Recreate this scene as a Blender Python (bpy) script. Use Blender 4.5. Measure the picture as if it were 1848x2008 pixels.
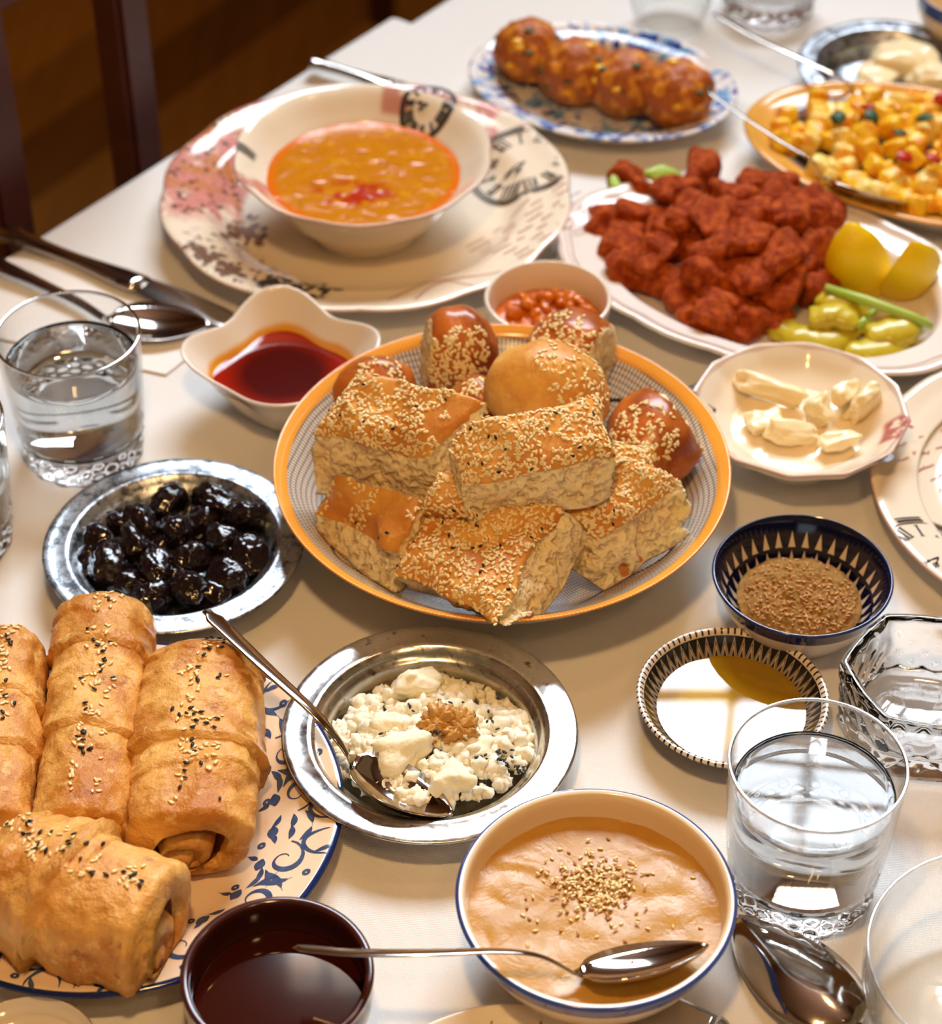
import bpy, bmesh, math, random
from mathutils import Vector, Matrix, noise, Euler
pi = math.pi; sin = math.sin; cos = math.cos
for o in list(bpy.data.objects): bpy.data.objects.remove(o)
S = bpy.context.scene; COL = S.collection
# ---------------------------------------------------------------- camera
T = 0.75                      # height of the table top
CH = 0.865                    # camera above the table
FP = 4400.0                   # focal length in pixels of a 1848 x 2008 frame
PITCH = math.radians(41.6)
cam = bpy.data.cameras.new('camera'); camo = bpy.data.objects.new('camera', cam); COL.objects.link(camo)
camo.location = (0, 0, T + CH); camo.rotation_euler = (pi/2 - PITCH, 0, 0)
cam.sensor_fit = 'VERTICAL'; cam.sensor_height = 24; cam.lens = FP/2008*24
cam.clip_start = .05; cam.dof.use_dof = True; cam.dof.focus_distance = 1.12; cam.dof.aperture_fstop = 5.0
S.camera = camo
# ---------------------------------------------------------------- world, light, exposure
w = bpy.data.worlds.new('world'); S.world = w; w.use_nodes = True
bg = w.node_tree.nodes['Background']; bg.inputs[0].default_value = (1.0, .64, .30, 1); bg.inputs[1].default_value = 0.19
S.view_settings.view_transform = 'Standard'; S.view_settings.look = 'None'
S.view_settings.exposure = -0.20; S.view_settings.gamma = 1.0
try: S.view_settings.use_curve_mapping = False
except Exception: pass
def area(name, loc, size, sy, power, col, target):
    l = bpy.data.lights.new(name, 'AREA'); l.shape = 'RECTANGLE'; l.size = size; l.size_y = sy; l.energy = power; l.color = col
    o = bpy.data.objects.new(name, l); COL.objects.link(o); o.location = loc
    o.rotation_euler = (Vector(target) - Vector(loc)).to_track_quat('-Z', 'Y').to_euler(); return o
def lamp(name, loc, power, col, rad):
    l = bpy.data.lights.new(name, 'POINT'); l.energy = power; l.color = col; l.shadow_soft_size = rad
    o = bpy.data.objects.new(name, l); COL.objects.link(o); o.location = loc; return o
WX0, WX1, WZ0, WZ1, WY = -.44, 1.40, 2.42, 4.02, 3.0
area('window_daylight', ((WX0+WX1)/2, WY+.12, (WZ0+WZ1)/2), WX1-WX0, WZ1-WZ0, 380, (.78, .89, 1.0), ((WX0+WX1)/2, WY-1, (WZ0+WZ1)/2-.0))
lamp('ceiling_or_fill_lamp', (-.06, .44, T+1.15), 27, (1, .60, .24), .045)
lamp('ceiling_or_fill_lamp', (.45, 1.3, T+1.7), 8, (1, .62, .29), .05)
lamp('ceiling_or_fill_lamp', (.35, -.05, T+1.35), 9, (1, .64, .30), .06)  # unseen fill lamp added by the camera to brighten the front faces

# ---------------------------------------------------------------- helpers
def PT(px, py, z=0.0):
    u = (px-924)/FP; v = (1004-py)/FP
    d = Vector((u, cos(PITCH)+v*sin(PITCH), -sin(PITCH)+v*cos(PITCH)))
    k = (CH-z)/-d.z
    return Vector((d.x*k, d.y*k, T+z))
def circ(L, R, TT, B, z):
    """centre and radius of the horizontal circle at height z whose picture spans those pixels"""
    cx = (L+R)/2; a = PT(cx, TT, z); b = PT(cx, B, z); cy = (a.y+b.y)/2
    # pixel row of the centre
    lo, hi = TT, B
    for _ in range(40):
        m = (lo+hi)/2
        if PT(cx, m, z).y > cy: lo = m
        else: hi = m
    l = PT(L, lo, z); r = PT(R, lo, z)
    return Vector(((l.x+r.x)/2, cy, T)), (r.x-l.x)/2, (a.y-b.y)/2
def thing(name, label, cat, loc, group=None, rz=0):
    o = bpy.data.objects.new(name, None); COL.objects.link(o); o.location = loc; o.rotation_euler = (0, 0, rz)
    o.empty_display_size = .02; o['label'] = label; o['category'] = cat
    if group: o['group'] = group
    return o
def tag(o, label, cat, group=None):
    o['label'] = label; o['category'] = cat
    if group: o['group'] = group
    return o
def ob(name, vf, mats, parent=None, smooth=True, loc=None, kind=None, label=None):
    v, f = vf[0], vf[1]; mi = vf[2] if len(vf) > 2 else None
    me = bpy.data.meshes.new(name); me.from_pydata([tuple(p) for p in v], [], f)
    if not isinstance(mats, (list, tuple)): mats = [mats]
    for m in mats: me.materials.append(m)
    if mi: me.polygons.foreach_set('material_index', mi)
    if smooth: me.polygons.foreach_set('use_smooth', [True]*len(f))
    me.update()
    o = bpy.data.objects.new(name, me); COL.objects.link(o)
    if parent: o.parent = parent
    if loc is not None: o.location = loc
    if kind: o['kind'] = kind
    if label: o['label'] = label
    return o
def join(parts):
    V = []; F = []; MI = []
    for p in parts:
        n = len(V); V += list(p[0]); F += [tuple(i+n for i in f) for f in p[1]]
        MI += (p[2] if len(p) > 2 else [0]*len(p[1]))
    return V, F, MI
def xf(p, M): return [M @ Vector(q) for q in p[0]], p[1], (p[2] if len(p) > 2 else [0]*len(p[1]))
def smooth_pts(P, n=6):
    out = []
    m = len(P)
    for i in range(m-1):
        p0 = P[max(i-1, 0)]; p1 = P[i]; p2 = P[i+1]; p3 = P[min(i+2, m-1)]
        for k in range(n):
            t = k/n
            out.append(tuple(.5*((2*b)+(-a+c)*t+(2*a-5*b+4*c-d)*t*t+(-a+3*b-3*c+d)*t**3) for a, b, c, d in zip(p0, p1, p2, p3)))
    out.append(tuple(P[-1])); return out
def lathe(prof, seg=96, wave=None, matf=None, arc=None):
    """prof: (r, z) points; first/last r=0 close the shape."""
    V = []; F = []; MI = []; rings = []
    for i, (r, z) in enumerate(prof):
        if r < 1e-6:
            V.append((0, 0, z)); rings.append([len(V)-1]); continue
        ring = []
        for k in range(seg):
            t = 2*pi*k/seg
            V.append(wave(t, r, z) if wave else (r*cos(t), r*sin(t), z)); ring.append(len(V)-1)
        rings.append(ring)
    for i in range(len(rings)-1):
        a, b = rings[i], rings[i+1]; mi = matf(i, prof[i], prof[i+1]) if matf else 0
        for k in range(seg):
            k2 = (k+1) % seg
            if len(a) == 1 and len(b) == 1: break
            if len(a) == 1: F.append((a[0], b[k2], b[k]))
            elif len(b) == 1: F.append((a[k], a[k2], b[0]))
            else: F.append((a[k], a[k2], b[k2], b[k]))
            MI.append(mi)
    return V, F, MI
def disk(R, zf, nr=30, nt=72, shape=None):
    V = [(0, 0, zf(0, 0))]; F = []
    for i in range(1, nr+1):
        for k in range(nt):
            t = 2*pi*k/nt; rr = R*i/nr*(shape(t) if shape else 1)
            x, y = rr*cos(t), rr*sin(t); V.append((x, y, zf(x, y)))
    for k in range(nt): F.append((0, 1+k, 1+(k+1) % nt))
    for i in range(nr-1):
        a = 1+i*nt; b = a+nt
        for k in range(nt): F.append((a+k, b+k, b+(k+1) % nt, a+(k+1) % nt))
    return V, F
_ico = {}
def ico(sub):
    if sub not in _ico:
        bm = bmesh.new(); bmesh.ops.create_icosphere(bm, subdivisions=sub, radius=1)
        _ico[sub] = ([v.co.copy() for v in bm.verts], [tuple(v.index for v in f.verts) for f in bm.faces]); bm.free()
    return _ico[sub]
def nz(p, s, seed=0): return noise.noise(Vector((p[0]*s+seed*7.13, p[1]*s-seed*3.7, p[2]*s+seed*1.9)))
def fb(p, s, seed=0, o=3):
    a = 0; k = 1
    for i in range(o): a += nz(p, s*2**i, seed+i)*k; k *= .5
    return a
def lump(rad, amp=.15, sc=1.6, seed=0, sub=3, box=0.0, warp=None):
    V, F = ico(sub); out = []
    for v in V:
        q = v.copy()
        if box: 
            m = max(abs(q.x), abs(q.y), abs(q.z)); q = q.lerp(q/m*.8, box)
        d = 1+amp*fb(v, sc, seed)
        if warp: d *= warp(v)
        out.append(Vector((q.x*d*rad[0], q.y*d*rad[1], q.z*d*rad[2])))
    return out, F
def rotm(e, loc=(0, 0, 0)): return Matrix.Translation(Vector(loc)) @ Euler(e).to_matrix().to_4x4()
def tube(P, r, seg=10, cap=True, flat=None):
    """round bar along points; r number or list; flat=(up vector, ratio) squashes the section"""
    P = [Vector(p) for p in P]; n = len(P); V = []; F = []
    for i, p in enumerate(P):
        d = (P[min(i+1, n-1)]-P[max(i-1, 0)]).normalized()
        up = Vector((0, 0, 1)) if abs(d.z) < .95 else Vector((1, 0, 0))
        s = d.cross(up).normalized(); u = s.cross(d).normalized(); rr = r[i] if isinstance(r, (list, tuple)) else r
        k2 = flat if flat else 1
        for k in range(seg):
            t = 2*pi*k/seg; V.append(p+s*cos(t)*rr+u*sin(t)*rr*k2)
    for i in range(n-1):
        for k in range(seg): F.append((i*seg+k, i*seg+(k+1) % seg, (i+1)*seg+(k+1) % seg, (i+1)*seg+k))
    if cap: F.append(tuple(range(seg-1, -1, -1))); F.append(tuple((n-1)*seg+k for k in range(seg)))
    return V, F
def box(c, s, rz=0, bev=0):
    bm = bmesh.new(); bmesh.ops.create_cube(bm, size=1)
    for v in bm.verts: v.co = Vector((v.co.x*s[0], v.co.y*s[1], v.co.z*s[2]))
    if bev: bmesh.ops.bevel(bm, geom=bm.edges[:], offset=bev, segments=2, affect='EDGES')
    M = rotm((0, 0, rz), c)
    r = ([M @ v.co for v in bm.verts], [tuple(v.index for v in f.verts) for f in bm.faces]); bm.free(); return r
# seeds ------------------------------------------------------------
def _seed():
    V = [(1, 0, 0)]; F = []
    R = [(.62, .42), (.0, .54), (-.6, .37)]
    for x, r in R:
        for k in range(6): V.append((x, r*cos(k*pi/3), r*.5*sin(k*pi/3)))
    V.append((-1, 0, 0))
    for k in range(6):
        F.append((0, 1+k, 1+(k+1) % 6)); F.append((1+k, 7+k, 7+(k+1) % 6, 1+(k+1) % 6)); F.append((7+k, 13+k, 13+(k+1) % 6, 7+(k+1) % 6)); F.append((13+k, 19, 13+(k+1) % 6))
    return [Vector(v) for v in V], F
SEED = _seed()
def seed_at(p, n, rnd, L=.00155):
    n = Vector(n).normalized(); t = n.orthogonal().normalized(); t = Matrix.Rotation(rnd.uniform(0, 2*pi), 3, n) @ t
    t = (t+n*rnd.uniform(-.22, .22)).normalized(); b = n.cross(t).normalized(); n2 = t.cross(b)
    L *= rnd.uniform(.85, 1.15)
    M = Matrix(((t.x, b.x, n2.x, p[0]), (t.y, b.y, n2.y, p[1]), (t.z, b.z, n2.z, p[2]), (0, 0, 0, 1)))
    return [M @ (v*L) for v in SEED[0]], SEED[1]
def sample(vf, n, rnd, ok=lambda c, nn, mi: True):
    """n random (point, normal) on the mesh, area weighted"""
    V, F = vf[0], vf[1]; MI = vf[2] if len(vf) > 2 else [0]*len(F); L = []; W = []; tot = 0
    for f, mi in zip(F, MI):
        a, b, c = Vector(V[f[0]]), Vector(V[f[1]]), Vector(V[f[2]]); nn = (b-a).cross(c-a); A = nn.length
        if len(f) == 4: A *= 2
        if A < 1e-12: continue
        nn /= nn.length; cc = (a+b+c)/3
        if not ok(cc, nn, mi): continue
        tot += A; L.append((f, nn)); W.append(tot)
    out = []
    import bisect
    if not L: return out
    for _ in range(n):
        f, nn = L[min(bisect.bisect(W, rnd.uniform(0, tot)), len(L)-1)]
        a, b = rnd.random(), rnd.random()
        if a+b > 1: a, b = 1-a, 1-b
        p = [Vector(V[i]) for i in f]
        if len(f) == 4 and rnd.random() < .5: q = p[0]+(p[2]-p[0])*a+(p[3]-p[0])*b
        else: q = p[0]+(p[1]-p[0])*a+(p[2]-p[0])*b
        out.append((q, nn))
    return out
def seeds_on(vf, n, rnd, ok=lambda c, nn, mi: True, L=.00155, lift=.0004, mask=None):
    parts = []
    for p, nn in sample(vf, n, rnd, ok):
        if mask and not mask(p): continue
        parts.append(seed_at(p+nn*lift, nn, rnd, L))
    return join(parts) if parts else None

# ---------------------------------------------------------------- node expressions
NT = None
class X:
    def __init__(s, v): s.v = v
    def __add__(s, o): return mth('ADD', s, o)
    __radd__ = __add__
    def __sub__(s, o): return mth('SUBTRACT', s, o)
    def __rsub__(s, o): return mth('SUBTRACT', o, s)
    def __mul__(s, o): return mth('MULTIPLY', s, o)
    __rmul__ = __mul__
    def __truediv__(s, o): return mth('DIVIDE', s, o)
    def lt(s, o): return mth('LESS_THAN', s, o)
    def gt(s, o): return mth('GREATER_THAN', s, o)
    def fr(s): return mth('FRACT', s)
    def ab(s): return mth('ABSOLUTE', s)
    def fl(s): return mth('FLOOR', s)
    def sn(s): return mth('SINE', s)
    def mx(s, o): return mth('MAXIMUM', s, o)
    def mn(s, o): return mth('MINIMUM', s, o)
    def pw(s, o): return mth('POWER', s, o)
def setin(sock, v):
    if isinstance(v, X): NT.links.new(v.v, sock)
    elif isinstance(v, (tuple, list)): sock.default_value = (*v, 1) if len(v) == 3 and sock.type == 'RGBA' else v
    else: sock.default_value = v
def mth(op, a, b=None):
    n = NT.nodes.new('ShaderNodeMath'); n.operation = op; setin(n.inputs[0], a)
    if b is not None: setin(n.inputs[1], b)
    return X(n.outputs[0])
def step(v, a, b):
    n = NT.nodes.new('ShaderNodeMapRange'); n.interpolation_type = 'SMOOTHSTEP'
    setin(n.inputs[0], v); n.inputs[1].default_value = a; n.inputs[2].default_value = b; return X(n.outputs[0])
def mix(f, a, b):
    n = NT.nodes.new('ShaderNodeMix'); n.data_type = 'RGBA'
    setin(n.inputs[0], f); setin(n.inputs[6], a); setin(n.inputs[7], b); return X(n.outputs[2])
def coord():
    n = NT.nodes.new('ShaderNodeTexCoord'); return X(n.outputs['Object'])
def xyz():
    n = NT.nodes.new('ShaderNodeSeparateXYZ'); setin(n.inputs[0], coord()); return [X(o) for o in n.outputs]
def mapping(sc=(1, 1, 1), rot=(0, 0, 0), loc=(0, 0, 0)):
    n = NT.nodes.new('ShaderNodeMapping'); setin(n.inputs[0], coord()); n.inputs[1].default_value = loc; n.inputs[2].default_value = rot; n.inputs[3].default_value = sc; return X(n.outputs[0])
def noi(scale, detail=3, rough=.5, vec=None, dist=0):
    n = NT.nodes.new('ShaderNodeTexNoise'); setin(n.inputs['Vector'], vec or coord()); n.inputs['Scale'].default_value = scale
    n.inputs['Detail'].default_value = detail; n.inputs['Roughness'].default_value = rough; n.inputs['Distortion'].default_value = dist; return X(n.outputs[0])
def vor(scale, vec=None, feat='F1', out=0):
    n = NT.nodes.new('ShaderNodeTexVoronoi'); n.feature = feat; setin(n.inputs['Vector'], vec or coord()); n.inputs['Scale'].default_value = scale; return X(n.outputs[out])
def polar():
    x, y, z = xyz(); r = mth('SQRT', x*x+y*y); t = mth('ARCTAN2', y, x); return r, t, z, x, y
def band(v, c, wd, soft=.3):   # 1 inside |v-c|<wd
    return 1-step((v-c).ab(), wd*(1-soft), wd*(1+soft))
def mat(name, color, rough=.5, metal=0.0, bump=None, bd=.001, bs=1.0, trans=0, ior=1.45, coat=0, sss=0, sssr=(.004, .002, .001), spec=.5, emit=None, alpha=None):
    global NT
    m = bpy.data.materials.new(name); m.use_nodes = True; NT = m.node_tree
    p = NT.nodes['Principled BSDF']
    if callable(color): color = color()
    setin(p.inputs['Base Color'], color)
    if callable(rough): rough = rough()
    setin(p.inputs['Roughness'], rough); p.inputs['Metallic'].default_value = metal
    p.inputs['IOR'].default_value = ior; p.inputs['Transmission Weight'].default_value = trans
    p.inputs['Coat Weight'].default_value = coat; p.inputs['Coat Roughness'].default_value = .08
    p.inputs['Specular IOR Level'].default_value = spec
    if sss: p.inputs['Subsurface Weight'].default_value = sss; p.inputs['Subsurface Radius'].default_value = sssr; p.inputs['Subsurface Scale'].default_value = 1.0
    if bump:
        b = NT.nodes.new('ShaderNodeBump'); setin(b.inputs['Height'], bump()); b.inputs['Distance'].default_value = bd; b.inputs['Strength'].default_value = bs
        NT.links.new(b.outputs[0], p.inputs['Normal'])
    return m

def glassy(name, tint=(1, 1, 1), ior=1.48):
    """thin clear glass: what passes goes straight on, the rest mirrors by the Fresnel law"""
    global NT
    m = bpy.data.materials.new(name); m.use_nodes = True; NT = m.node_tree; NT.nodes.clear()
    o = NT.nodes.new('ShaderNodeOutputMaterial'); mx = NT.nodes.new('ShaderNodeMixShader'); lw = NT.nodes.new('ShaderNodeLayerWeight'); lw.inputs[0].default_value = .5
    fr = (X(lw.outputs['Facing']).pw(3.0))*.75+.05
    t = NT.nodes.new('ShaderNodeBsdfTransparent'); t.inputs[0].default_value = (*tint, 1); g = NT.nodes.new('ShaderNodeBsdfGlossy'); g.inputs['Roughness'].default_value = .0
    NT.links.new(fr.v, mx.inputs[0]); NT.links.new(t.outputs[0], mx.inputs[1]); NT.links.new(g.outputs[0], mx.inputs[2]); NT.links.new(mx.outputs[0], o.inputs[0]); return m

def dents(v, seed, n=7, depth=.26, wide=.20):
    r = random.Random(seed*13+1); k = 1
    for _ in range(n):
        d = Vector((r.gauss(0, 1), r.gauss(0, 1), r.gauss(0, 1))).normalized(); k -= depth*math.exp(-(1-v.dot(d))**2/(wide*wide)*1.0)*(1 if v.dot(d) > 0 else 0)
    return k
# ================================================================ materials
def c255(r, g, b): return tuple(((x/255)/12.92 if x/255 <= .04045 else ((x/255+.055)/1.055)**2.4) for x in (r, g, b))
def weave():
    x, y, z = xyz(); a = ((x*.63-y*.77)*4200).sn(); b = ((x*.77+y*.63)*4200).sn(); return a*b
m_cloth = mat('tablecloth_linen', lambda: mix(noi(6, 4), c255(238, 235, 231), c255(229, 225, 220)), rough=.75, bump=weave, bd=.00022, bs=.6)
m_napkin = mat('paper_napkin', c255(240, 234, 228), rough=.9, bump=lambda: noi(60, 3), bd=.0006)
def wood_col(a, b): return lambda: mix(noi(3, 5, .6, mapping((14, 1.2, 14)), .6), a, b)
m_floor = [mat('floor_oak', wood_col(c255(*a), c255(*b)), rough=.45) for a, b in (((176, 124, 48), (116, 76, 26)), ((136, 90, 32), (84, 52, 16)), ((200, 146, 60), (146, 98, 36)))]
m_chair = mat('dark_chair_wood', wood_col(c255(84, 34, 18), c255(52, 20, 12)), rough=.38)
m_wall = mat('warm_plaster', lambda: mix(noi(2, 4), c255(176, 136, 92), c255(160, 118, 76)), rough=.9)
m_ceil = mat('ceiling_wood', wood_col(c255(120, 78, 46), c255(90, 56, 32)), rough=.7)
m_frame = mat('window_paint', c255(120, 90, 60), rough=.5)
m_tablewood = mat('table_wood', wood_col(c255(80, 44, 24), c255(52, 26, 14)), rough=.5)
CREAM = c255(238, 224, 202)
def worn(): return noi(90, 5, .65)
def metal_col(): return mix(step(noi(160, 4, .7), .58, .72), c255(214, 212, 208), c255(112, 108, 100))
m_tin = mat('tinned_metal', metal_col, rough=lambda: step(noi(120, 5, .7), .2, .9)*.25+.12, metal=1, bump=lambda: noi(60, 4, .6), bd=.00035, bs=.4)
m_tin_dark = mat('tinned_metal_grey', lambda: mix(step(noi(130, 5, .75), .45, .62), c255(200, 204, 210), c255(110, 114, 118)), rough=lambda: step(noi(90, 5, .75), .2, .9)*.3+.22, metal=1, bump=lambda: noi(120, 5, .7), bd=.0004, bs=.6)
m_steel = mat('cutlery_steel', c255(200, 192, 184), rough=.10, metal=1)
m_white = mat('white_glaze', c255(240, 228, 212), rough=.14, coat=.3)
m_creamglaze = mat('cream_glaze', CREAM, rough=.12, coat=.3)
m_glass = mat('cut_crystal', (1, 1, 1), rough=0, trans=1, ior=1.50); m_thin = glassy('thin_clear_glass', (.985, .99, .985), 1.38)
m_water = mat('water', (1, 1, 1), rough=0, trans=1, ior=1.33)
def ink(name, c): return mat(name, c, rough=.35)
m_ink_black = ink('print_black', c255(46, 42, 42)); m_ink_red = ink('print_red', c255(176, 84, 62)); m_ink_pink = ink('print_pink', c255(190, 104, 96))
m_ink_blue = mat('print_blue', lambda: mix(noi(220, 2), c255(22, 40, 84), c255(84, 104, 140)), rough=.25)
m_ink_brown = ink('print_brown', c255(120, 84, 62))

# ================================================================ the room
def setting(o): o['kind'] = 'structure'; return o
P1 = PT(100, 462); P2 = PT(770, 42)
E = (P2-P1); E.z = 0; E.normalize(); N = Vector((E.y, -E.x, 0))       # N points over the table
ang = math.atan2(E.y, E.x)
floor = setting(ob('floor', box((0, 1.6, -.03), (7, 7, .04)), m_floor[1], smooth=False))
rnd = random.Random(3)
for i in range(18):      # planks in view, running almost parallel with the table edge
    q = P1-N*(.55+i*.105); L = 4.2
    E2 = Vector((cos(ang+.10), sin(ang+.10), 0)); c = q+E*.6+E2*rnd.uniform(-.2, .2)
    ob('plank', box((c.x, c.y, -.004), (L, .1035, .012), ang+.10, .0015), m_floor[rnd.randrange(3)], floor, smooth=False)
wb = []
setting(ob('wall_back', join([box(((WX0-3.45)/2, WY+.1, 2.2), (WX0+3.45, .16, 4.6)), box(((3.5+WX1)/2, WY+.1, 2.2), (3.5-WX1, .16, 4.6)), box(((WX0+WX1)/2, WY+.1, (WZ0-.1)/2), (WX1-WX0, .16, WZ0+.1)), box(((WX0+WX1)/2, WY+.1, (WZ1+4.5)/2), (WX1-WX0, .16, 4.5-WZ1))]), m_wall, smooth=False))
setting(ob('wall_left', box((-3.45, 1.0, 2.2), (.12, 4.2, 4.6)), m_wall, smooth=False))
setting(ob('ceiling', box((0, 1.0, 4.56), (7.1, 4.4, .1)), m_ceil, smooth=False))
win = setting(ob('window_1', join([box(((WX0+WX1)/2, WY-.0, WZ0+.02), (WX1-WX0, .06, .05)), box(((WX0+WX1)/2, WY, WZ1-.02), (WX1-WX0, .06, .05)), box((WX0+.02, WY, (WZ0+WZ1)/2), (.05, .06, WZ1-WZ0)), box((WX1-.02, WY, (WZ0+WZ1)/2), (.05, .06, WZ1-WZ0))]), m_frame, smooth=False))
for i in range(-4, 5): ob('glazing_bar', box((.505+.205*i, WY, (WZ0+WZ1)/2), (.018, .03, WZ1-WZ0)), m_frame, win, smooth=False)
for z_ in (2.73, 3.04, 3.36, 3.68): ob('glazing_bar', box(((WX0+WX1)/2, WY, z_), (WX1-WX0, .03, .018)), m_frame, win, smooth=False)

# ---------------------------------------------------------------- table and cloths
def quad_slab(c4, z0, z1):
    V = [(p[0], p[1], z1) for p in c4]+[(p[0], p[1], z0) for p in c4]
    return V, [(0, 1, 2, 3), (7, 6, 5, 4), (0, 4, 5, 1), (1, 5, 6, 2), (2, 6, 7, 3), (3, 7, 4, 0)]
cor = PT(786, 38)+N*.002
A0 = P1-E*1.3; A1 = cor.copy(); A1.z = T
A2 = A1+N*1.7; A3 = A0+N*1.7
tb = thing('dining_table', 'dark wooden dining table hidden under the white cloth', 'table', (A0+A2)/2*1)
def loc(o, p): return Vector(p)-Vector(o.location)
tc = Vector(tb.location)
A4 = A1+E*.9; A5 = A4+N*1.7
ob('table_top', quad_slab([p+N*s-tc for p, s in ((A0, .008), (A3, -.008), (A5, -.008), (A4, .012))], -.035, -.0045), m_tablewood, tb, smooth=False)
for p in (A0+N*.12+E*.1, A3-N*.12+E*.1, A5-N*.12-E*.1, A4+N*.12-E*.1):
    ob('leg', box((p.x-tc.x, p.y-tc.y, -.39), (.06, .06, .71), ang, .004), m_tablewood, tb, smooth=False)
def clothmesh(P0, ua, ub, la, lb, z, drop, seed):
    """sheet over the table with a hem falling at the side b=0 and a soft bend"""
    V = []; F = []; na = 60; prof = [(-.010, -drop), (-.0105, -drop*.5), (-.010, -.02), (-.0095, -.006), (-.006, -.0015), (0, 0)]+[(lb*i/40, 0) for i in range(1, 41)]
    for i in range(na+1):
        s = la*i/na
        for b, zz in prof:
            p = P0+ua*s+ub*b
            h = .0004*noise.noise(Vector((p.x*9, p.y*9, seed))) if zz == 0 else 0
            out = .006*sin(s*40+seed)*(min(1, -zz/.1) if zz < 0 else 0)
            V.append((p.x-ub.x*out, p.y-ub.y*out, T+z+zz+h-.0004))
    n = len(prof)
    for i in range(na):
        for j in range(n-1): F.append((i*n+j, (i+1)*n+j, (i+1)*n+j+1, i*n+j+1))
    return V, F
tag(ob('tablecloth', clothmesh(A0, E, N, (A1-A0).length, 1.68, 0, .22, 1), m_cloth), 'white woven tablecloth carrying all the dishes', 'tablecloth')
tag(ob('tablecloth', clothmesh(A1+E*.0015+N*.010, E, N, .85, 1.66, -.0022, .2, 5), m_cloth), 'second white tablecloth beginning at the far end of the table', 'tablecloth')
# napkin under knife and spoon
nc = [PT(16, 508, .0008), PT(250, 470, .0008), PT(470, 640, .0008), PT(326, 737, .0008), PT(-110, 640, .0008)]
def sheet(pts, z, th):
    n = len(pts); V = [(p.x, p.y, T+z) for p in pts]+[(p.x, p.y, T+z+th) for p in pts]
    return V, [tuple(range(n-1, -1, -1)), tuple(range(n, 2*n))]+[(i, (i+1) % n, n+(i+1) % n, n+i) for i in range(n)]
tag(ob('paper_napkin', sheet([PT(16, 508), PT(-120, 640), PT(326, 737), PT(430, 655), PT(190, 520)][::1], .0006, .0008), m_napkin, smooth=False), 'white paper napkin under the left knife and spoon', 'napkin')

# ---------------------------------------------------------------- chairs beyond the table edge
def chair(label, base, turn, first=None):
    c = thing('dining_chair', label, 'chair', (base.x, base.y, 0), 'dark chairs beyond the table', turn)
    # local x along the back, y away from the table (behind), origin under the right stile
    for x, y, h in ((0, 0, .98), (-.40, 0, .98), (0, -.40, .44), (-.40, -.40, .44)):
        ob('leg' if h < .5 else 'stile', box((x, y, h/2), (.030, .030, h), 0, .004), m_chair, c, smooth=False)
    ob('seat', box((-.2, -.2, .455), (.44, .44, .03), 0, .008), m_chair, c, smooth=False)
    ob('back_rail', box((-.2, 0, .912), (.37, .02, .055), 0, .004), m_chair, c, smooth=False)
    ob('back_rail', box((-.2, 0, .975), (.37, .022, .03), 0, .004), m_chair, c, smooth=False)
    for x in (-.128, -.26): ob('slat', box((x, 0, .72), (.030, .026, .44), 0, .003), m_chair, c, smooth=False)
    ob('back_rail', box((-.2, 0, .50), (.37, .02, .04), 0, .004), m_chair, c, smooth=False)
    for y in (-.2,): ob('stretcher', box((0, y, .2), (.02, .37, .025), 0, .003), m_chair, c, smooth=False); ob('stretcher', box((-.4, y, .2), (.02, .37, .025), 0, .003), m_chair, c, smooth=False)
    return c
pa = PT(318, 250, .0)-N*.03
chair('dark brown wooden chair with upright slats nearest the knife', pa, ang)
pb = PT(752, 45, -.75)
chair('dark brown wooden chair far off by the top edge, mostly out of view', pb, pi-.35)

# ================================================================ tableware
def rimplate(name, label, cat, c, prof, mats, matf, seg=128, wave=None, part=None, group=None, rz=0):
    o = thing(name, label, cat, (c.x, c.y, T), group, rz)
    ob(part or 'body', lathe(prof, seg, wave, matf), mats, o); return o
# --- bread bowl
cB, rB, _ = circ(536, 1433, 640, 1222, .048)
print('bread', cB, rB, _)
def bowl_prof(pts): return smooth_pts(pts, 4)
def netcol():
    r, t, z, x, y = polar()
    wv = (t*5+.8).sn(); rr = r+wv*.0022+(t*11).sn()*.0008
    cross = band((t*(300/(2*pi))).fr(), .5, .19); ring = band((rr/.0028).fr(), .5, .10)
    g = (cross*.95).mx(ring*.8)
    base = mix(g, c255(232, 218, 200), c255(70, 66, 66))
    line = band(r+(t*6+1.0).sn()*.0065+(t*13).sn()*.002, .1015, .0011)
    base = mix(line, base, c255(34, 30, 30))
    dark2 = band(r+(t*6+1.0).sn()*.0065, .055, .0011)
    return mix(dark2, base, c255(34, 30, 30))
m_net = mat('net_pattern_glaze', netcol, rough=.15, coat=.2)
def orangecol():
    r, t, z, x, y = polar(); return mix(band((t*(360/(2*pi))).fr(), .5, .10)*.45, c255(236, 158, 44), c255(252, 214, 150))
m_orim = mat('orange_rim_glaze', orangecol, rough=.18, coat=.2)
P = [(0, .003), (.05, .002), (.052, 0), (.056, 0), (.06, .005), (.085, .014), (.108, .028), (.120, .040), (rB-.0008, .0485)]
outp = smooth_pts(P, 4); inn = smooth_pts([(rB-.0008, .0500), (.1225, .0470), (.1180, .0425), (.104, .0300), (.085, .0180), (.055, .0100), (.03, .008), (0, .008)], 6)
prof = outp+[(rB, .0493)]+inn; no = len(outp)
bb = rimplate('bread_bowl', 'wide cream bowl with orange rim and black net pattern, heaped with bread', 'bowl', cB, prof, [m_creamglaze, m_orim, m_net],
    lambda i, a, b: 0 if i < no-1 else (1 if b[0] > .1205 else 2), 160)
BINN = sorted(inn)
def bowl_floor(r):
    if r > rB-.006: return .0505
    for i in range(len(BINN)-1):
        if BINN[i+1][0] >= r: a, b = BINN[i], BINN[i+1]; return a[1]+(b[1]-a[1])*(r-a[0])/max(b[0]-a[0], 1e-6)
    return .05
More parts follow.
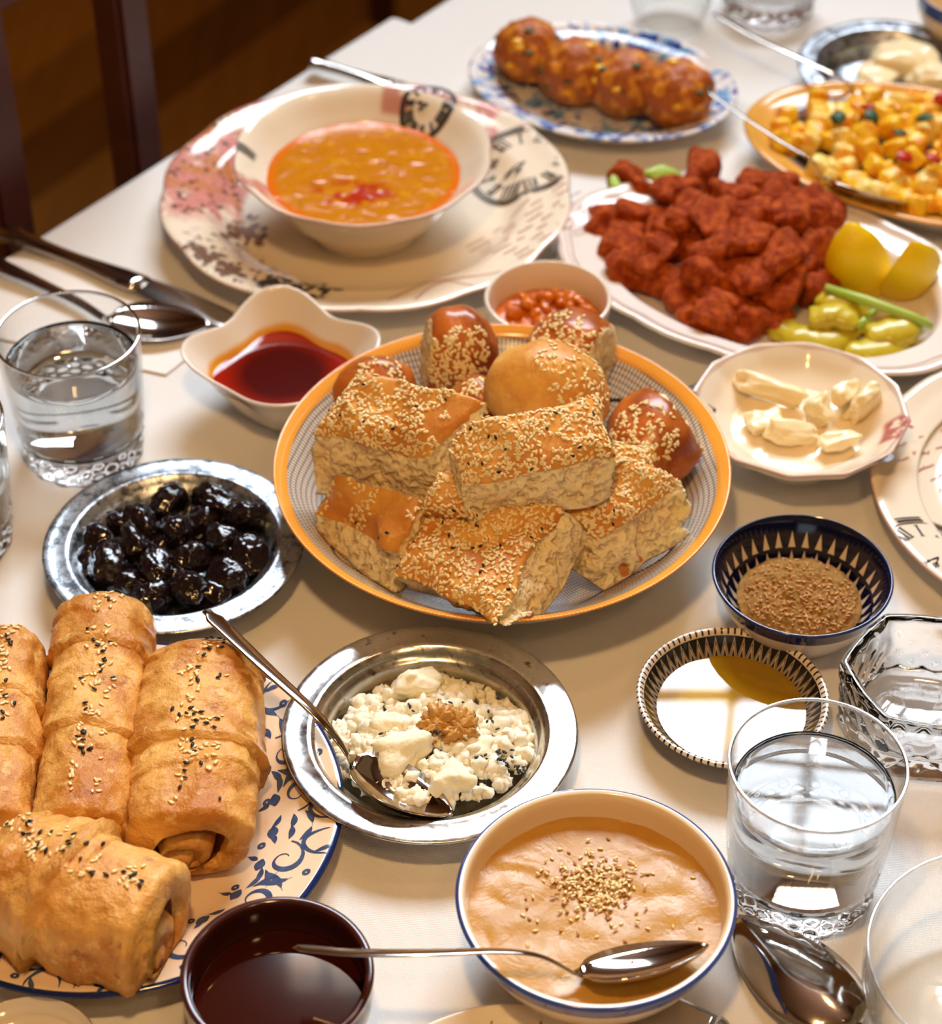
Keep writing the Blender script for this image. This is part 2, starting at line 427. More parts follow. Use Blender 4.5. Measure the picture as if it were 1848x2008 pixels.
# --- tinned plates
def tinplate(label, c, R, rw, m, h=.024, depth=.020, group=None):
    pr = [(0, h-depth-.0012), (rw*.84, h-depth-.0012), (rw*.92, h-depth+.003), (rw, h-.003), (rw+.004, h-.002), (R-.001, h-.0012), (R, h-.0004), (R-.001, h+.0004), (R-.004, h)]
    pr += [(rw+.0045, h-.0001), (rw+.003, h+.0004), (rw+.0015, h-.0004), (rw-.001, h-.003), (rw-.003, h-.006), (rw-.0045, h-.0062), (rw*.90, h-depth+.004), (rw*.84, h-depth+.0006), (rw*.5, h-depth), (0, h-depth)]
    pr = [(r, z-(h-depth-.0012)) for r, z in pr]
    return rimplate('tinned_plate', label, 'plate', c, pr, [m], lambda i, a, b: 0, 128)
cC, rC, _ = circ(552, 1134, 1228, 1655, .021); print('cheese', rC, _)
tinplate('shiny tinned metal plate with wide rim holding crumbled cheese', cC, rC, rC*.775, m_tin)
cO, rO, _ = circ(85, 597, 898, 1245, .021); print('olive', rO, _)
tinplate('grey galvanised metal plate full of black olives', cO, rO, rO*.775, m_tin_dark)
cD, rD, _ = circ(1565, 1925, 40, 222, .021)
tinplate('grey metal plate with white cheese, far right corner', cD, rD, rD*.77, m_tin_dark)
# --- transferware plate under the soup
def scal(n, a, ph=0):
    def f(t, r, z):
        k = 1+a*abs(sin(n*t/2+ph))*max(0, (r-.08)/.05) if r > .02 else 1
        return (r*k*cos(t), r*k*sin(t), z)
    return f
def deco(r0, r1, seedv):
    def f():
        r, t, z, x, y = polar()
        ringm = step(r, r0, r0+.006)
        b1 = noi(30, 4, .6, mapping(loc=(seedv, 0, 0))); b2 = noi(75, 5, .7, mapping(loc=(seedv, 3, 0)))
        left = band((t-2.75).ab().mn((t+3.53).ab()), 0, .62, .15)       # around the left side of the rim
        rt = band(t, 1.02, .38, .2)                                  # upper right
        pink = left.mx(rt)*ringm*step(b1, .40, .50)
        low = band(t, -2.25, .5, .15)*ringm
        base = mix(pink*.9, CREAM, c255(208, 128, 122))
        brown = left*ringm*step(b2, .46, .52)*band(t, 2.75, .36, .3)
        base = mix(brown, base, c255(196, 130, 84))
        base = mix(left.mx(low)*ringm*step(noi(140, 4, .7), .56, .60), base, c255(84, 56, 48))
        edge = step(r, seedv, seedv+.001)
        return base
    return f
cS, rS, _ = circ(320, 1117, 168, 608, .024); print('soup plate', cS, rS, _)
m_deco = mat('transfer_print_glaze', deco(.082, .13, 1.0), rough=.13, coat=.3)
m_edge = mat('brown_edge_glaze', c255(206, 172, 156), rough=.15)
k = rS/.137
def plateprof(R, h, rf, fl=.006, th=.0035):
    a = smooth_pts([(0, .002), (rf*.9, .001), (rf*.93, 0), (rf, 0), (rf*1.03, .004), (rf*1.18, .010), (R*.86, h-.004), (R*.97, h-.0015), (R-.001, h-.0006)], 3)
    b = smooth_pts([(R-.001, h+.0012), (R*.965, h+.0016), (R*.90, h-.001), (R*.84, h-.0025), (R*.78, h-.0045), (rf*1.12, fl+.004), (rf*1.0, fl+.0006), (rf*.8, fl), (0, fl)], 4)
    return a+[(R, h+.0003)]+b, len(a)
pr, n0 = plateprof(rS, .024, .085)
soup_plate = rimplate('dinner_plate', 'large scalloped cream plate with pink transfer print under the soup bowl', 'plate', cS, pr, [m_creamglaze, m_edge, m_deco], lambda i, a, b: 0 if i < n0-1 else (1 if i < n0+1 else 2), 160, scal(12, .018))
# ribbons (flat print following a surface) --------------------------------
def ribbon(paths, zf, lift=.00025, rmax=None):
    """paths: list of (points [(x,y)], width or widths); returns flat strips printed on the surface"""
    parts = []
    for pts, wd in paths:
        V = []; F = []; n = len(pts)
        if n < 2: continue
        ins = [rmax is None or math.hypot(*p) < rmax for p in pts]
        for i, p in enumerate(pts):
            a = pts[max(i-1, 0)]; b = pts[min(i+1, n-1)]; d = Vector((b[0]-a[0], b[1]-a[1])); d = d.normalized() if d.length > 0 else Vector((1, 0))
            wv = (wd[i] if isinstance(wd, (list, tuple)) else wd)/2
            for s in (-1, 1):
                x, y = p[0]-d.y*s*wv, p[1]+d.x*s*wv; V.append((x, y, zf(x, y)+lift))
        for i in range(n-1):
            if ins[i] and ins[i+1]: F.append((2*i, 2*i+1, 2*i+3, 2*i+2)[::-1])
        parts.append((V, F))
    return join(parts)
def topz(prof, n0):
    pts = sorted([(r, z) for r, z in prof[n0:]])
    def f(x, y):
        r = math.hypot(x, y)
        for i in range(len(pts)-1):
            if pts[i+1][0] >= r:
                a, b = pts[i], pts[i+1]; return a[1]+(b[1]-a[1])*((r-a[0])/max(b[0]-a[0], 1e-6))
        return pts[-1][1]
    return f
def circle_pts(c, r, n=40, a0=0, a1=2*pi): return [(c[0]+r*cos(a0+(a1-a0)*i/n), c[1]+r*sin(a0+(a1-a0)*i/n)) for i in range(n+1)]
def dens(pts, n=6): return [tuple(p) for p in smooth_pts(pts, n)]
def line(a, b, n=6): return [(a[0]+(b[0]-a[0])*i/n, a[1]+(b[1]-a[1])*i/n) for i in range(n+1)]
NUM = ['XII', 'I', 'II', 'III', 'IIII', 'V', 'VI', 'VII', 'VIII', 'IX', 'X', 'XI']
def clock(c, R, rot, wd=.0008):
    P = [(circle_pts(c, R), wd*2.2), (circle_pts(c, R*.93), wd*1.1), (circle_pts(c, R*1.07), wd)]
    for h in range(12):
        a = rot-h*pi/6; u = Vector((cos(a), sin(a))); v = Vector((sin(a), -cos(a))); ch = NUM[h]; n = len(ch); w0 = R*.075
        for i, g in enumerate(ch):
            o = (i-(n-1)/2)*w0*1.25
            def q(x, y): s = Vector(c)+u*(R*.72+y*R*.13)+v*(o+x*w0*.42); return (s.x, s.y)
            if g == 'I': P.append((line(q(0, -1), q(0, 1)), wd*1.5))
            elif g == 'V': P += [(line(q(-1, 1), q(0, -1)), wd*1.7), (line(q(1, 1), q(0, -1)), wd*.8)]
            else: P += [(line(q(-1, 1), q(1, -1)), wd*1.7), (line(q(1, 1), q(-1, -1)), wd*.8)]
        a1 = Vector(c)+u*R*.86-v*w0*n*.6; a2 = Vector(c)+u*R*.86+v*w0*n*.6; P.append((line(a1[:], a2[:]), wd*.6))
        a1 = Vector(c)+u*R*.58-v*w0*n*.6; a2 = Vector(c)+u*R*.58+v*w0*n*.6; P.append((line(a1[:], a2[:]), wd*.6))
    for a, l in ((rot-4.6*pi/6*2, .62), (rot-1.3*pi*1.05, .45)):
        u = Vector((cos(a), sin(a))); e = Vector(c)+u*R*l; P.append((line(c, e[:], 6), [wd, wd*1.5, wd*.8, wd*2.6, wd*.8, wd*.6, wd*.3]))
        P.append((circle_pts((Vector(c)+u*R*l*.62)[:], R*.05, 12), wd*.8))
    return P
def script(c, u, wide, rows, gap, rnd, h=.0032, wd=.00045):
    """rows of looping handwriting strokes; u = direction of the rows"""
    P = []; u = Vector(u).normalized(); v = Vector((u.y, -u.x))
    for rI in range(rows):
        x = rnd.uniform(0, .01)
        while x < wide:
            L = rnd.uniform(.006, .018); pts = []; n = max(3, int(L/.0016)); up = [rnd.choice((.45, .5, 1.0, -.5)) for _ in range(n)]
            for i in range(n):
                for k2 in range(4):
                    ph = k2/4*2*pi; xx = x+i*.0018+.0006*sin(ph)+k2*.00045; yy = h*.5*up[i]*(1-cos(ph))*.5
                    q = Vector(c)+u*xx-v*yy+v*gap*rI; pts.append((q.x, q.y))
            P.append((dens(pts, 2), wd)); x += L+rnd.uniform(.004, .016)
    return P
zs = topz(pr, n0); rnd = random.Random(5)
def loc2(c, px, py, z): q = PT(px, py, z); return (q.x-c.x, q.y-c.y)
ck = loc2(cS, 1030, 320, .02)
ck = (ck[0], ck[1])
ob('clock_print', ribbon(clock(ck, .036, 2.2, .0010), zs, .00025, rS*.985), m_ink_black, soup_plate, kind='stuff')
ob('script_print', ribbon(script(loc2(cS, 900, 470, .015), (.55, .45), .085, 9, .0065, rnd, .003, .0007)+[(dens([loc2(cS, a, b, .022) for a, b in ((760, 592), (830, 555), (900, 545), (985, 540))], 8), .0008), (dens([loc2(cS, a, b, .022) for a, b in ((815, 594), (840, 565), (880, 550), (930, 572))], 8), .0008)], zs), m_ink_red, soup_plate, kind='stuff')
rnd = random.Random(8)
def blot(c, n, R, w0):
    P = []
    for _ in range(n):
        a = rnd.uniform(0, 2*pi); d = rnd.uniform(0, R); p = (c[0]+d*cos(a), c[1]+d*sin(a)); b = rnd.uniform(0, pi*2); L = rnd.uniform(.004, .010)
        q = (p[0]+L*cos(b), p[1]+L*sin(b)); w1 = w0*rnd.uniform(.5, 1.4); P.append((line(p, q, 4), [w1*.3, w1, w1*1.2, w1*.8, w1*.1]))
    return P
ob('flower_print', ribbon(blot(loc2(cS, 480, 445, .012), 40, .017, .004), zs), m_ink_brown, soup_plate, kind='stuff')
ob('flower_print', ribbon(blot(loc2(cS, 400, 500, .022), 30, .011, .003)+blot(loc2(cS, 450, 530, .022), 26, .009, .003), zs), m_ink_brown, soup_plate, kind='stuff')
ob('leaf_print', ribbon(blot(loc2(cS, 560, 550, .022), 30, .014, .0035)+blot(loc2(cS, 620, 562, .022), 18, .013, .003), zs), m_ink_black, soup_plate, kind='stuff')
# --- soup bowl
cK, rK, _ = circ(462, 962, 180, 440, .062); print('soup bowl', cK, rK, _)
a = smooth_pts([(0, .0), (.034, -.001), (.038, 0), (.042, .006), (.056, .022), (rK*.80, .042), (rK-.001, .0555)], 4)
b = smooth_pts([(rK-.001, .0575), (rK*.93, .0545), (rK*.83, .046), (rK*.74, .038), (.052, .022), (.035, .008), (0, .006)], 5)
zK = .0072
pk = [(r, z+zK) for r, z in a]+[(rK, .0565+zK)]+[(r, z+zK) for r, z in b]; nk = len(a)
def softscal(t, r, z):
    k2 = 1+.020*abs(sin(5*t))*max(0, (r-.05)/.03); return (r*k2*cos(t), r*k2*sin(t), z)
def decok():
    r, t, z, x, y = polar(); ringm = step(r, .062, .066)
    top = band(t, 1.30, .14, .2)*step(z, .05, .054); sq = band(t, 3.05, .07, .2)*band(r, .078, .006, .2)
    lo = band(t, -2.75, .16, .2)*ringm
    b = mix(top*step(noi(60, 4), .35, .5)*.8, CREAM, c255(196, 118, 108)); b = mix(sq*.85, b, c255(70, 66, 60))
    return mix(lo*step(noi(80, 4), .42, .52)*.8, b, c255(190, 96, 88))
m_decok = mat('bowl_print_glaze', decok, rough=.13, coat=.3)
sb = rimplate('soup_bowl', 'cream flared bowl of orange soup standing on the large printed plate', 'bowl', cK, pk, [m_creamglaze, m_edge, m_decok], lambda i, a, b: 0 if i < nk-1 else (1 if i < nk+1 else 2), 144, softscal)
zk = topz(pk, nk)
ob('clock_print', ribbon(clock(loc2(cK, 840, 208, .06), .018, 1.2, .0009), zk), m_ink_black, sb, kind='stuff')
def soupcol():
    x, y, z = xyz(); n = noi(60, 5, .65); b = mix(n, c255(206, 136, 14), c255(184, 104, 10))
    b = mix(step(noi(110, 4, .6, mapping(loc=(2, 1, 0))), .54, .70)*.6, b, c255(222, 162, 28))
    b = mix(step(noi(130, 3, .6), .60, .70)*.6, b, c255(160, 80, 10))
    r = mth('SQRT', (x+.006)*(x+.006)+(y+.022)*(y+.022)*3)
    b = mix((1-step(r, .018, .034))*step(noi(90, 4), .42, .56), b, c255(176, 46, 8))
    return mix(step(mth('SQRT', x*x+y*y), .057, .0605), b, c255(214, 108, 12))
m_soup = mat('orange_soup', soupcol, rough=.12, bump=lambda: noi(160, 4), bd=.0008, bs=.6)
cL, rL, _ = circ(535, 892, 252, 416, .050); print('soup', rL, 'soup c', cL-cK)
def soupz(x, y): return .0475+.0004*fb((x, y, 0), 90, 2)
ob('soup', disk(.0645, lambda x, y: soupz(x, y), 30, 96), m_soup, sb)
# --- za'atar bowl
cZ, rZ, _ = circ(1397, 1752, 1010, 1250, .037); print('zaatar', cZ, rZ, _)
def navycol():
    r, t, z, x, y = polar(); q = (t*(34/(2*pi))).fr()-.5; qa = q.ab()
    v = (r-.0398)/.0038; tri = qa.lt((1-v)*.27)*v.gt(0)*v.lt(1)
    v2 = (r-.0310)/.0080; dia = qa.lt((1-(v2*2-1).ab())*.27)*v2.gt(0)*v2.lt(1)
    v3 = (r-.022)/.008; d3 = qa.lt((1-(v3*2-1).ab())*.30)*v3.gt(0)*v3.lt(1)
    return mix(tri.mx(dia).mx(d3), c255(14, 18, 50), c255(232, 212, 190))
m_navypat = mat('navy_pattern_glaze', navycol, rough=.10, coat=.3); m_navy = mat('navy_rim_glaze', c255(20, 38, 96), rough=.12, coat=.3)
a = smooth_pts([(0, .001), (.022, 0), (.025, 0), (.031, .004), (.041, .018), (rZ-.0005, .036)], 4)
b = smooth_pts([(rZ-.0012, .0380), (rZ-.0028, .0355), (.0400, .0210), (.032, .009), (.018, .005), (0, .005)], 5)
pz = a+[(rZ, .037)]+b; nz0 = len(a)
za = rimplate('spice_bowl', 'small navy bowl with white diamond pattern holding brown spice mix', 'bowl', cZ, pz, [m_white, m_navy, m_navypat], lambda i, a, b: 0 if i < nz0-3 else (1 if i < nz0+3 else 2), 128)
# --- oil saucer
cU, rU, _ = circ(1248, 1627, 1232, 1503, .020); print('saucer', cU, rU, _)
def saucol():
    r, t, z, x, y = polar(); N1 = 56
    q = ((t*(N1/(2*pi))).fr()-.5).ab()*2
    v = (r-.0375)/.0085
    zz = band((v-q*.8).ab(), .12, .05, .3).mx(band((v-q*.8+.22).ab(), .0, .04, .3)); inb = v.gt(0)*v.lt(1)
    zc = mix(zz, c255(26, 24, 22), c255(206, 180, 150))
    v2 = (r-.030)/.006; bars = band((t*(112/(2*pi))).fr(), .5, .22, .2)
    low = mix(bars, c255(190, 160, 90), c255(24, 22, 18))
    b = mix(inb, c255(232, 214, 194), zc); b = mix(v2.gt(0)*v2.lt(1), b, low)
    l2 = band(r, .0369, .0006, .3); b = mix(l2, b, c255(226, 204, 178))
    tick = band((t*(84/(2*pi))).fr(), .5, .16, .2)*r.gt(.0463)
    b = mix(tick, b, c255(24, 22, 24))
    b = mix(r.lt(.030)*band(((r/.030)*1.0-.72-((t*(8/(2*pi))).fr()-.5).ab()*.8), 0, .04, .4), b, c255(60, 90, 110))
    return b
m_sau = mat('zigzag_glaze', saucol, rough=.1, coat=.3)
k = rU
a = smooth_pts([(0, .001), (.026, 0), (.029, 0), (.033, .003), (k*.87, .011), (k-.0005, .0185)], 4)
b = smooth_pts([(k-.001, .0208), (k-.003, .0200), (k*.86, .0140), (k*.76, .0080), (k*.66, .0045), (.02, .0035), (0, .0035)], 5)
sau = rimplate('oil_saucer', 'small saucer with black zigzag border filled with golden oil', 'saucer', cU, a+[(k, .0197)]+b, [m_sau], lambda i, a, b: 0, 128)
m_oil = mat('olive_oil', c255(206, 160, 30), rough=.0, spec=.9, trans=.55, ior=1.47)
ob('oil', disk(k*.775, lambda x, y: .0098, 3, 96), m_oil, sau)
# --- tahini bowl
cT, rT, _ = circ(893, 1446, 1553, 1975, .050); print('tahini', cT, rT, _)
m_bluer = mat('blue_rim_glaze', c255(52, 78, 150), rough=.15, coat=.3); m_ivory = mat('ivory_glaze', c255(240, 216, 184), rough=.14, coat=.3)
k = rT
a = smooth_pts([(0, .001), (.032, 0), (.036, 0), (.042, .006), (k*.88, .030), (k-.0006, .048)], 4)
b = smooth_pts([(k-.0016, .0508), (k-.0045, .0490), (k*.90, .036), (k*.80, .022), (.030, .007), (0, .005)], 5)
tah = rimplate('tahini_bowl', 'ivory bowl with blue rim full of pale brown sesame paste', 'bowl', cT, a+[(k, .0497)]+b, [m_ivory, m_bluer], lambda i, a, b, n=len(a): 1 if n-3 <= i < n+1 else 0, 128)
# --- dark syrup bowl
cM, rM, _ = circ(355, 735, 1757, 2030, .045)
cM2 = Vector((cM.x, PT(545, 1757, .045).y-rM, T)); cM = cM2; print('brown', cM, rM)
m_choc = mat('chocolate_glaze', c255(64, 26, 22), rough=.12, coat=.4); k = rM
a = smooth_pts([(0, .001), (.026, 0), (.03, 0), (.036, .006), (k*.97, .026), (k-.0004, .0435)], 4)
b = smooth_pts([(k-.0014, .0455), (k-.0042, .0435), (k*.90, .028), (k*.78, .012), (.020, .006), (0, .005)], 5)
dk = rimplate('syrup_bowl', 'small dark brown glazed bowl of dark syrup at the bottom edge', 'bowl', cM, a+[(k, .0447)]+b, [m_choc], lambda i, a, b: 0, 128)
m_syrup = mat('dark_syrup', c255(52, 14, 6), rough=.02, coat=.6)
ob('syrup', disk(k*.88, lambda x, y: .026, 3, 96), m_syrup, dk)
# --- cream dish (kaymak)
cY, rY, _ = circ(1352, 1785, 668, 940, .037); print('cream dish', cY, rY, _)
def polysc(n, a, ph):
    def f(t, r, z):
        q = ((t+ph) % (2*pi/n))-pi/n; kk = cos(pi/n)/cos(q); kk = 1+(kk-1)*1.0*min(1, max(0, (r-.035)/.02)); return (r*kk*cos(t), r*kk*sin(t), z)
    return f
def decoy():
    r, t, z, x, y = polar(); b = mix(band(r, rY*.93, .0012, .4).mx(band(r, rY*.975, .0009, .4))*.45, CREAM, c255(170, 110, 100))
    fl = band(t, -.30, .20, .2)*step(r, .048, .052); b = mix(fl*step(noi(110, 4), .40, .52), b, c255(186, 104, 98))
    return b
m_decoy = mat('dish_print_glaze', decoy, rough=.13, coat=.3); k = rY
a = smooth_pts([(0, .002), (.024, .0), (.027, 0), (.029, .006), (.034, .012), (k*.9, .029), (k-.001, .0355)], 4)
b = smooth_pts([(k-.001, .0378), (k*.95, .0370), (k*.88, .0335), (k*.72, .025), (.028, .0175), (0, .016)], 5)
py_ = a+[(k, .0367)]+b; ny_ = len(a)
yd = rimplate('cream_dish', 'footed cream dish with printed twelve sided rim holding clotted cream', 'dish', cY, py_, [m_creamglaze, m_edge, m_decoy], lambda i, a, b: 0 if i < ny_-1 else (1 if i < ny_+1 else 2), 144, polysc(12, 1, .2))
zy = topz(py_, ny_); rnd = random.Random(2)
ob('leaf_print', ribbon([(line(loc2(cY, 1755, 872, .035), loc2(cY, 1700, 892, .034), 6), [.001, .006, .0075, .006, .004, .002, .0005]), (line(loc2(cY, 1755, 895, .036), loc2(cY, 1700, 915, .035), 6), [.001, .005, .0065, .006, .004, .002, .0005]), (line(loc2(cY, 1615, 700, .034), loc2(cY, 1650, 708, .034), 6), [.004, .006, .008, .004, .006, .003, .001])], zy), m_ink_black, yd, kind='stuff')
ob('clock_print', ribbon(clock(loc2(cY, 1372, 780, .035), .0095, 1.0, .0006), zy), m_ink_black, yd, kind='stuff')
ob('flower_print', ribbon(blot(loc2(cY, 1758, 840, .035), 26, .007, .0022)+blot(loc2(cY, 1432, 872, .034), 14, .004, .002), zy), m_ink_pink, yd, kind='stuff')
# --- jam ramekin
cJ, rJ, _ = circ(950, 1200, 513, 655, .038); print('jam', rJ, _)
k = rJ; a = smooth_pts([(0, .001), (k*.72, 0), (k*.8, .001), (k*.92, .012), (k-.0003, .036)], 4); b = smooth_pts([(k-.001, .0385), (k-.003, .036), (k*.84, .014), (k*.7, .005), (0, .004)], 5)
jam = rimplate('sauce_ramekin', 'small round white ramekin of chopped tomato relish behind the bread', 'ramekin', cJ, a+[(k, .0376)]+b, [m_white], lambda i, a, b: 0, 96)
# --- four lobed sauce dish
cQ, rQ, _ = circ(361, 742, 570, 803, .041); print('sauce', cQ, rQ, _)
def lobes(t, r, z):
    kk = 1-.22*(.5-.5*cos(4*(t-.10)))*min(1, max(0, (r/rQ-.25)/.5)); return (r*kk*cos(t), r*kk*sin(t), z+ .004*(cos(4*(t-.10)))*(max(0, z-.02)/.025))
m_stained = mat('stained_white_glaze', lambda: mix(step(xyz()[2]+noi(40, 2)*.004, .0262, .0305), c255(232, 160, 30), c255(240, 228, 212)), rough=.14, coat=.3)
k = rQ*1.03; a = smooth_pts([(0, .002), (k*.42, 0), (k*.50, .001), (k*.60, .009), (k*.84, .029), (k-.0006, .0395)], 5); b = smooth_pts([(k-.001, .0415), (k-.0032, .0400), (k*.80, .029), (k*.56, .012), (k*.4, .006), (0, .005)], 6)
sd = rimplate('sauce_dish', 'white four lobed dish of dark red syrup left of the bread bowl', 'dish', cQ, a+[(k, .0408)]+b, [m_white, m_stained], lambda i, a, b, n=len(a): 1 if i > n+3 else 0, 144, lobes)
def saucecol():
    r, t, z, x, y = polar(); return mix(step(r, .020, .040), c255(70, 2, 2), c255(150, 26, 4))
m_sauce = mat('red_syrup', saucecol, rough=.05, spec=.5, coat=.3)
m_stain = mat('amber_film', c255(226, 150, 20), rough=.12)
def lb(t): return 1-.17*(.5-.5*cos(4*(t-.10)))
ob('syrup', disk(k*.735, lambda x, y: .0222, 4, 96, lb), m_sauce, sd)

# --- börek plate
cP, rP, _ = circ(-286, 627, 1262, 1957, .018); print('borek', cP, rP, _)
cP = Vector((cP.x+.012, cP.y, T))
m_bor = mat('blue_edge_glaze', c255(238, 214, 184), rough=.12, coat=.3)
pp, np_ = plateprof(rP, .018, rP*.62, .005)
bp = rimplate('serving_plate', 'cream plate with blue scrollwork and navy edge carrying rolled pastries', 'plate', cP, pp, [m_bor, m_navy], lambda i, a, b: 1 if (np_-2 <= i < np_+4) else 0, 160)
zp = topz(pp, np_)
def scroll(R, a, s, flip):
    """one scroll motif at angle a on a rim of radius R, size s"""
    P = []; f = -1 if flip else 1
    def g(u, v): r = R+v*s; t = a+f*u*s/R; return (r*cos(t), r*sin(t))
    sp = [g(.62*math.exp(-.20*q)*cos(q)-.2, .62*math.exp(-.20*q)*sin(q)) for q in [i*.28 for i in range(26)]]
    P.append((sp, [s*(.03+.14*math.exp(-((i-9)/6)**2)) for i in range(26)]+[]))
    sp2 = [g(.42+.36*cos(q), .95-.62*sin(q)) for q in [i*.2 for i in range(18)]]
    P.append((sp2, [s*(.02+.10*sin(i/17*pi)) for i in range(18)]))
    for (u0, v0, u1, v1, wd) in ((-.7, -.2, -1.15, .5, .2), (-.6, -.35, -1.25, .05, .17), (-.5, -.5, -1.2, -.4, .17), (.1, .7, .35, 1.15, .14), (.45, .2, .95, .45, .16), (.5, -.1, 1.05, -.15, .18), (.4, -.45, .9, -.75, .15), (-.2, -.75, -.05, -1.15, .14)):
        pts = [g(u0+(u1-u0)*q/7, v0+(v1-v0)*q/7+.06*sin(q/7*pi)) for q in range(8)]; P.append((pts, [s*wd*max(.06, sin(min(q/7*1.15, 1)*pi)) for q in range(8)]))
    return P
sc = []
for i in range(14): sc += scroll(rP*.80, -2.6+i*.385, .0190, i % 2)
for i in range(34): sc += [(circle_pts(((rP*(.93 if i % 2 else .665))*cos(i*.185-2.8), (rP*(.93 if i % 2 else .665))*sin(i*.185-2.8)), .0014, 10), .0016)]
for i in range(20):
    a0 = -2.47+i*.262; sc.append(([(rP*.70*cos(a0+q*.012), rP*.70*sin(a0+q*.012)) for q in range(-4, 5)], [.0003+.0055*cos(q/4*1.5) for q in range(-4, 5)]))
ob('scroll_print', ribbon(sc, zp), m_ink_blue, bp, kind='stuff')
# --- oval plates
def oval(a_, b_, rot):
    def f(t, r, z): x, y = r*cos(t), r*sin(t)*b_/a_; return (x*cos(rot)-y*sin(rot), x*sin(rot)+y*cos(rot), z)
    return f
def ovalsc(a_, b_, rot, n, am):
    g = oval(a_, b_, rot)
    def f(t, r, z):
        kk = 1+am*abs(sin(n*t/2))*max(0, (r/a_-.7)/.3); return g(t, r*kk, z)
    return f
def bluecol():
    x, y, z = xyz(); n = noi(58, 3, .5, None, 1.2); n2 = noi(66, 3, .5, mapping(loc=(4, 2, 0)), 1.2)
    b = mix(step(n, .54, .58), c255(236, 232, 230), c255(120, 170, 220)); return mix(step(n2, .56, .60), b, c255(36, 70, 160))
m_bluep = mat('blue_floral_glaze', bluecol, rough=.14, coat=.3)
cV = PT(1181, 158, .02); cV.z = T
pv, nv = plateprof(.100, .020, .066, .006)
rimplate('oval_plate', 'oval white plate with blue floral pattern under four fritters', 'plate', cV, pv, [m_white, m_bluep], lambda i, a, b: 0 if i < nv-1 else 1, 128, oval(.100, .079, -.42))
cR = PT(1509, 542, .02); cR.z = T
def platcol():
    x, y, z = xyz(); return c255(236, 226, 220)
m_platter = mat('platter_glaze', c255(236, 226, 218), rough=.13, coat=.3)
pr2, n2 = plateprof(.145, .023, .096, .006)
plat = rimplate('oval_platter', 'large oval white platter with fluted rim holding red patties, lemon and peppers', 'platter', cR, pr2, [m_platter], lambda i, a, b: 0, 160, ovalsc(.145, .094, -.50, 16, .018))
ovf = oval(.145, .094, -.50)
zr = lambda x, y: .0238
ob('rim_line', join([tube([Vector(ovf(2*pi*i/90, .145*rr*(1+.018*abs(sin(16*2*pi*i/90/2))), 0))+Vector((0, 0, hz)) for i in range(91)], .00035, 5) for rr, hz in ((.985, .0245), (.955, .0243), (.93, .0240))]), m_edge, plat, label='thin brownish lines around the fluted rim')
cG = PT(1812, 315, .02); cG.z = T
m_amber = mat('amber_glaze', lambda: mix(noi(40, 3), c255(232, 176, 84), c255(214, 150, 58)), rough=.14, coat=.3)
m_greyin = mat('grey_glaze', c255(120, 104, 100), rough=.16, coat=.3)
pg, ng = plateprof(.129, .026, .082, .008)
rimplate('oval_plate', 'oval amber rimmed plate heaped with spiced potato cubes', 'plate', cG, pg, [m_white, m_amber, m_greyin], lambda i, a, b: 0 if i < ng-2 else (1 if b[0] > .106 else 2), 128, oval(.129, .084, -.46))
# --- clock plate at the right
cH = Vector((.3600, .974, T))
def squir(n, rot):
    def f(t, r, z):
        c_, s_ = abs(cos(t)), abs(sin(t)); kk = (c_**n+s_**n)**(-1/n); kk = 1+(kk-1)*min(1, r/.09)
        return (r*kk*cos(t+rot), r*kk*sin(t+rot), z)
    return f
def clockcol():
    x, y, z = xyz(); n = noi(26, 4); d = step(y*-1, .045, .075); return mix(d*step(n, .35, .6), CREAM, c255(196, 100, 84))
m_ckp = mat('clock_plate_glaze', clockcol, rough=.1, coat=.4)
ph_, nh = plateprof(.130, .020, .092, .010)
cp = rimplate('printed_plate', 'cream plate printed with a clock face and red handwriting at the right edge', 'plate', cH, ph_, [m_creamglaze, m_edge, m_ckp], lambda i, a, b: 0 if i < nh-1 else (1 if i < nh+1 else 2), 160)
rnd = random.Random(11); zh = topz(ph_, nh)
ob('clock_print', ribbon(clock(loc2(cH, 1838, 1108, .013), .0330, 2.4, .0008), zh, .0004, .1285), m_ink_black, cp, kind='stuff')
ob('script_print', ribbon([(list(p), w_) for p, w_ in script(loc2(cH, 1738, 900, .014), (.75, .55), .12, 6, .0092, rnd, .0042, .0006)], zh, .0004, .127), m_ink_red, cp, kind='stuff')
# --- bowl at the top right corner, plates cut by the frame
cX = PT(1925, -28, .05); cX.z = T; k = .047
a = smooth_pts([(0, .001), (.022, 0), (.026, 0), (k*.9, .024), (k-.0005, .044)], 4); b = smooth_pts([(k-.0015, .0465), (k-.004, .044), (k*.7, .016), (0, .006)], 5)
rimplate('small_bowl', 'small cream bowl with blue rim cut by the top right corner', 'bowl', cX, a+[(k, .0456)]+b, [m_ivory, m_bluer], lambda i, a, b, n=len(a): 1 if n-3 <= i < n+1 else 0, 72)
cW = PT(1015, 2263, .02); cW.z = T
m_rline = mat('dashed_red_glaze', lambda: CREAM, rough=.12, coat=.3)
pw_, nw = plateprof(.078, .020, .05, .006)
wp = rimplate('side_plate', 'cream plate with dashed red lines peeking in at the bottom edge', 'plate', cW, pw_, [m_creamglaze, m_edge], lambda i, a, b: 1 if nw-1 <= i < nw+1 else 0, 128, scal(12, .012))
zw = topz(pw_, nw)
dl = []
for a_ in (1.95, 1.72, 1.40, 1.2):
    for q in range(9): dl.append(([((.070-q*.003)*cos(a_+q*.02+e*.006), (.070-q*.003-e*.0018)*sin(a_+q*.02+e*.006)) for e in (0, .5, 1)], .0011))
ob('dash_print', ribbon(dl, zw), m_ink_red, wp, kind='stuff')
cWW = PT(45, 2062, .02); cWW.z = T
m_pale = mat('pale_glass_rim', c255(226, 214, 200), rough=.1, coat=.3)
